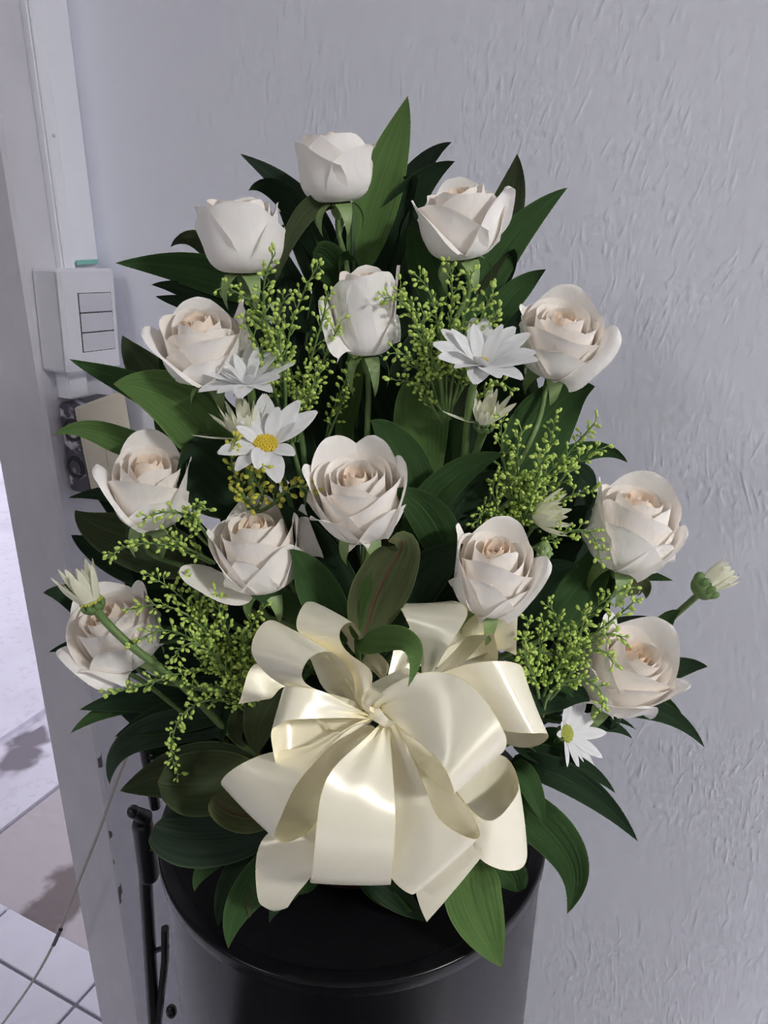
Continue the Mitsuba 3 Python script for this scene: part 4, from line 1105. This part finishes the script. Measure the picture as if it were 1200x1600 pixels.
def ribbon(pairs, na=64, nu=13, pleat=0.0, pleat_at=(True, True), seed=0, bulge=0.015):
    A = np.array([Z(*p[0]) for p in pairs]); Bm = np.array([Z(*p[1]) for p in pairs])
    mid = (A + Bm) / 2
    d = np.r_[0, np.cumsum(np.linalg.norm(np.diff(A, axis=0), axis=1) + np.linalg.norm(np.diff(Bm, axis=0), axis=1) + 1e-4)] ** 1.0
    d = np.r_[0, np.cumsum(np.diff(d) ** 0.7)]; d /= d[-1]
    s = np.linspace(0, 1, na)
    a, b = CubicSpline(d, A)(s), CubicSpline(d, Bm)(s)
    u = np.linspace(0, 1, nu)
    v = a[:, None] * (1 - u)[None, :, None] + b[:, None] * u[None, :, None]
    wv = b - a
    t = np.gradient((a + b) / 2, axis=0)
    nrm = np.cross(t, wv); nrm /= np.linalg.norm(nrm, axis=1, keepdims=True) + 1e-12
    wl = np.linalg.norm(wv, axis=1)
    close = np.zeros(na)
    if pleat_at[0]:
        close += np.exp(-(s / 0.16) ** 2)
    if pleat_at[1]:
        close += np.exp(-((1 - s) / 0.16) ** 2)
    off = bulge * (1 - (2 * u - 1) ** 2)[None, :] * wl[:, None] + pleat * 0.004 * close[:, None] * np.sin(u * 3.5 * np.pi + seed)[None, :]
    v = v + off[..., None] * nrm[:, None]
    uv = np.stack([np.broadcast_to(u, (na, nu)), np.broadcast_to(s[:, None], (na, nu))], -1).reshape(-1, 2)
    return grid(v, nu, na), uv


k = thing('ribbon_bow', 'large cream satin ribbon bow with many loops on the front', 'bow')
LOOPS = [
    [((545, 415, 37), (560, 400, 36.5)), ((470, 390, 38.5), (500, 380, 37)), ((380, 335, 39.5), (485, 300, 36.2)), ((335, 235, 40), (440, 238, 35.5)), ((215, 108, 39), (390, 215, 34.8)), ((152, 150, 37.2), (335, 238, 33.8)), ((137, 210, 36), (310, 285, 33.4)), ((165, 265, 35.6), (322, 322, 34)), ((250, 332, 36), (400, 360, 35.6)), ((480, 405, 37), (520, 415, 37))],
    [((560, 410, 37), (575, 400, 37)), ((572, 305, 38.2), (602, 290, 38)), ((525, 260, 39.5), (603, 252, 38.5)), ((450, 170, 40.5), (530, 180, 38)), ((345, 42, 40.5), (480, 115, 37.2)), ((302, 75, 39), (447, 130, 36.4)), ((290, 125, 38), (438, 165, 36)), ((315, 170, 37.6), (460, 210, 36)), ((430, 270, 37.4), (540, 275, 36)), ((490, 360, 37), (545, 330, 36.2)), ((530, 410, 37), (550, 400, 36.5))],
    [((585, 410, 36.5), (600, 400, 36.5)), ((715, 292, 36), (752, 290, 35.2)), ((695, 180, 37), (800, 210, 35.7)), ((655, 85, 38), (862, 115, 36.3)), ((638, 58, 39), (874, 78, 37.2)), ((622, 48, 40.2), (850, 48, 38.8)), ((620, 62, 41), (800, 48, 40.5)), ((630, 130, 41), (780, 130, 41.5)), ((610, 260, 39.8), (710, 260, 40)), ((590, 390, 38), (600, 390, 38))],
    [((600, 400, 37), (605, 405, 36.8)), ((745, 290, 37.2), (800, 290, 36.5)), ((820, 222, 39), (882, 230, 37.5)), ((866, 168, 40.5), (957, 150, 38.6)), ((890, 150, 41.3), (968, 175, 39)), ((890, 200, 41.3), (976, 245, 39.5)), ((800, 285, 40.5), (860, 300, 39.8)), ((620, 400, 38), (630, 410, 38))],
    [((585, 440, 36.3), (555, 412, 36.3)), ((650, 482, 34.6), (632, 318, 35.4)), ((740, 552, 32.8), (810, 288, 34.6)), ((795, 612, 31.8), (925, 368, 33.6)), ((818, 660, 31.5), (990, 470, 32.8)), ((828, 695, 31.9), (1007, 515, 32.9)), ((800, 692, 33.2), (992, 560, 34)), ((720, 620, 35), (900, 560, 36.2)), ((640, 500, 36.4), (700, 480, 37)), ((600, 450, 37), (610, 440, 37))],
    [((600, 400, 37.2), (620, 430, 37.2)), ((740, 308, 36.8), (850, 440, 36.8)), ((880, 256, 36.6), (1000, 484, 35.4)), ((985, 246, 36.8), (1090, 493, 35)), ((1050, 258, 38), (1146, 495, 35.8)), ((1062, 282, 39.3), (1132, 525, 37.4)), ((1020, 300, 40.5), (1065, 542, 39)), ((900, 330, 40.5), (980, 520, 40)), ((640, 420, 38), (650, 440, 38))],
    [((610, 430, 37.2), (600, 450, 37.2)), ((830, 660, 37.2), (780, 740, 37.2)), ((985, 566, 38.2), (950, 800, 38), ), ((1038, 622, 37.6), (1062, 850, 37.4)), ((1048, 680, 36.6), (1076, 920, 36.4)), ((1020, 735, 35.5), (1040, 960, 35.3)), ((940, 790, 34.6), (925, 928, 34.2)), ((870, 735, 35.2), (880, 860, 34.8)), ((620, 450, 37), (610, 460, 37))],
    [((590, 460, 36.8), (622, 455, 36.6)), ((596, 620, 35), (690, 590, 34.7)), ((600, 800, 33.9), (742, 712, 33.7)), ((606, 972, 33.3), (800, 805, 33)), ((690, 1042, 33.3), (905, 853, 33.1)), ((690, 1000, 34.5), (913, 820, 34)), ((690, 850, 35.5), (850, 715, 35)), ((650, 650, 36.4), (740, 600, 36)), ((615, 470, 37), (630, 470, 37))],
    [((585, 455, 36), (606, 455, 36)), ((470, 560, 33.9), (615, 570, 34.2)), ((388, 660, 32.4), (624, 690, 32.7)), ((360, 800, 31.4), (628, 800, 31.6)), ((348, 930, 31.2), (622, 920, 31.2)), ((340, 995, 31.9), (613, 1002, 31.9)), ((345, 990, 33.4), (610, 985, 33.4)), ((400, 850, 35.4), (600, 800, 35.4)), ((560, 500, 37), (600, 500, 37))],
    [((560, 425, 36), (575, 440, 36)), ((440, 490, 35), (452, 502, 34.4)), ((310, 540, 34.9), (362, 585, 33.3)), ((205, 557, 35), (290, 670, 32.4)), ((92, 603, 34.8), (237, 780, 31.9)), ((36, 652, 35.2), (216, 845, 32.2)), ((60, 690, 36.6), (258, 863, 33.4)), ((150, 720, 37.6), (332, 825, 34.9)), ((310, 600, 37.2), (420, 680, 36.2)), ((520, 450, 36.8), (590, 500, 36.9))],
    [((540, 425, 36), (535, 440, 36)), ((440, 378, 35), (440, 440, 34.5)), ((340, 338, 34.8), (340, 443, 33.7)), ((270, 332, 35), (260, 450, 33.3)), ((244, 345, 35.8), (222, 468, 33.4)), ((234, 400, 36.2), (204, 492, 33.8)), ((240, 415, 36.8), (212, 560, 34)), ((280, 410, 37), (240, 612, 34.5)), ((360, 405, 37.2), (350, 560, 35.4)), ((470, 415, 37.2), (470, 495, 36.2)), ((540, 440, 37), (545, 450, 37))],
    [((520, 560, 37.3), (560, 540, 37.3)), ((290, 770, 36.4), (400, 770, 36)), ((178, 850, 35.6), (356, 858, 34.8)), ((152, 930, 34.9), (356, 920, 34.4)), ((156, 1040, 34.6), (345, 975, 34.3)), ((182, 1086, 34.9), (285, 1050, 34.8)), ((230, 1093, 35.8), (262, 1082, 35.6)), ((230, 1000, 37.2), (320, 960, 37.2)), ((330, 800, 38), (420, 780, 38)), ((520, 560, 38), (540, 550, 38))],
    [((560, 412, 36.2), (572, 420, 36)), ((514, 385, 36), (545, 402, 35.2)), ((522, 350, 36.4), (562, 385, 35.2)), ((590, 300, 37.2), (640, 318, 36)), ((670, 270, 38), (720, 290, 37.4)), ((640, 330, 38.4), (680, 360, 38.2)), ((590, 410, 37.5), (600, 420, 37.5))],
    [((545, 440, 36.4), (540, 445, 36.2)), ((480, 445, 36.4), (500, 470, 35.8)), ((420, 440, 36.6), (440, 486, 35.7)), ((358, 441, 36.8), (400, 478, 36)), ((375, 470, 37.4), (420, 500, 37)), ((480, 470, 37.4), (500, 490, 37.2)), ((540, 450, 37), (545, 455, 37))],
]
for q, pr in enumerate(LOOPS):
    mesh, uv = ribbon(pr, pleat=0.5, seed=q)
    part(k, 'loop', mesh, 'mat_ribbon', True, uv=uv)
TAILS = [
    [((690, 240, 39.6), (720, 270, 39.6)), ((800, 128, 40.6), (850, 250, 40.2)), ((870, 97, 40.7), (930, 222, 40.2)), ((975, 62, 40), (985, 208, 39.8)), ((1046, 38, 39.6), (1040, 228, 39.4))],
    [((640, 700, 36.5), (760, 620, 36.5)), ((675, 900, 35.5), (850, 790, 35.4)), ((700, 1045, 34.6), (915, 872, 34.4)), ((735, 1136, 34.1), (922, 914, 34.2))],
    [((300, 330, 38.6), (430, 390, 38.6)), ((205, 270, 39), (330, 345, 38.6)), ((140, 263, 38.8), (248, 335, 38.4)), ((112, 330, 38), (218, 360, 37.9)), ((92, 392, 37.6), (188, 377, 37.6))],
    [((560, 560, 37), (600, 600, 37)), ((420, 800, 36), (450, 820, 36)), ((345, 960, 35.4), (400, 980, 35.2)), ((336, 1000, 35.2), (372, 1006, 35))],
]
for q, pr in enumerate(TAILS):
    mesh, uv = ribbon(pr, na=40, pleat=0.4, pleat_at=(True, False), seed=3 + q)
    part(k, 'tail', mesh, 'mat_ribbon', True, uv=uv)
mesh, uv = ribbon([((540, 452, 37), (560, 400, 37)), ((545, 445, 35.6), (580, 415, 35.4)), ((575, 462, 35.2), (600, 440, 35.2)), ((600, 475, 36), (625, 445, 36)), ((610, 480, 37.4), (630, 450, 37.4))], na=24, bulge=0.1)
part(k, 'knot', mesh, 'mat_ribbon', True, uv=uv)
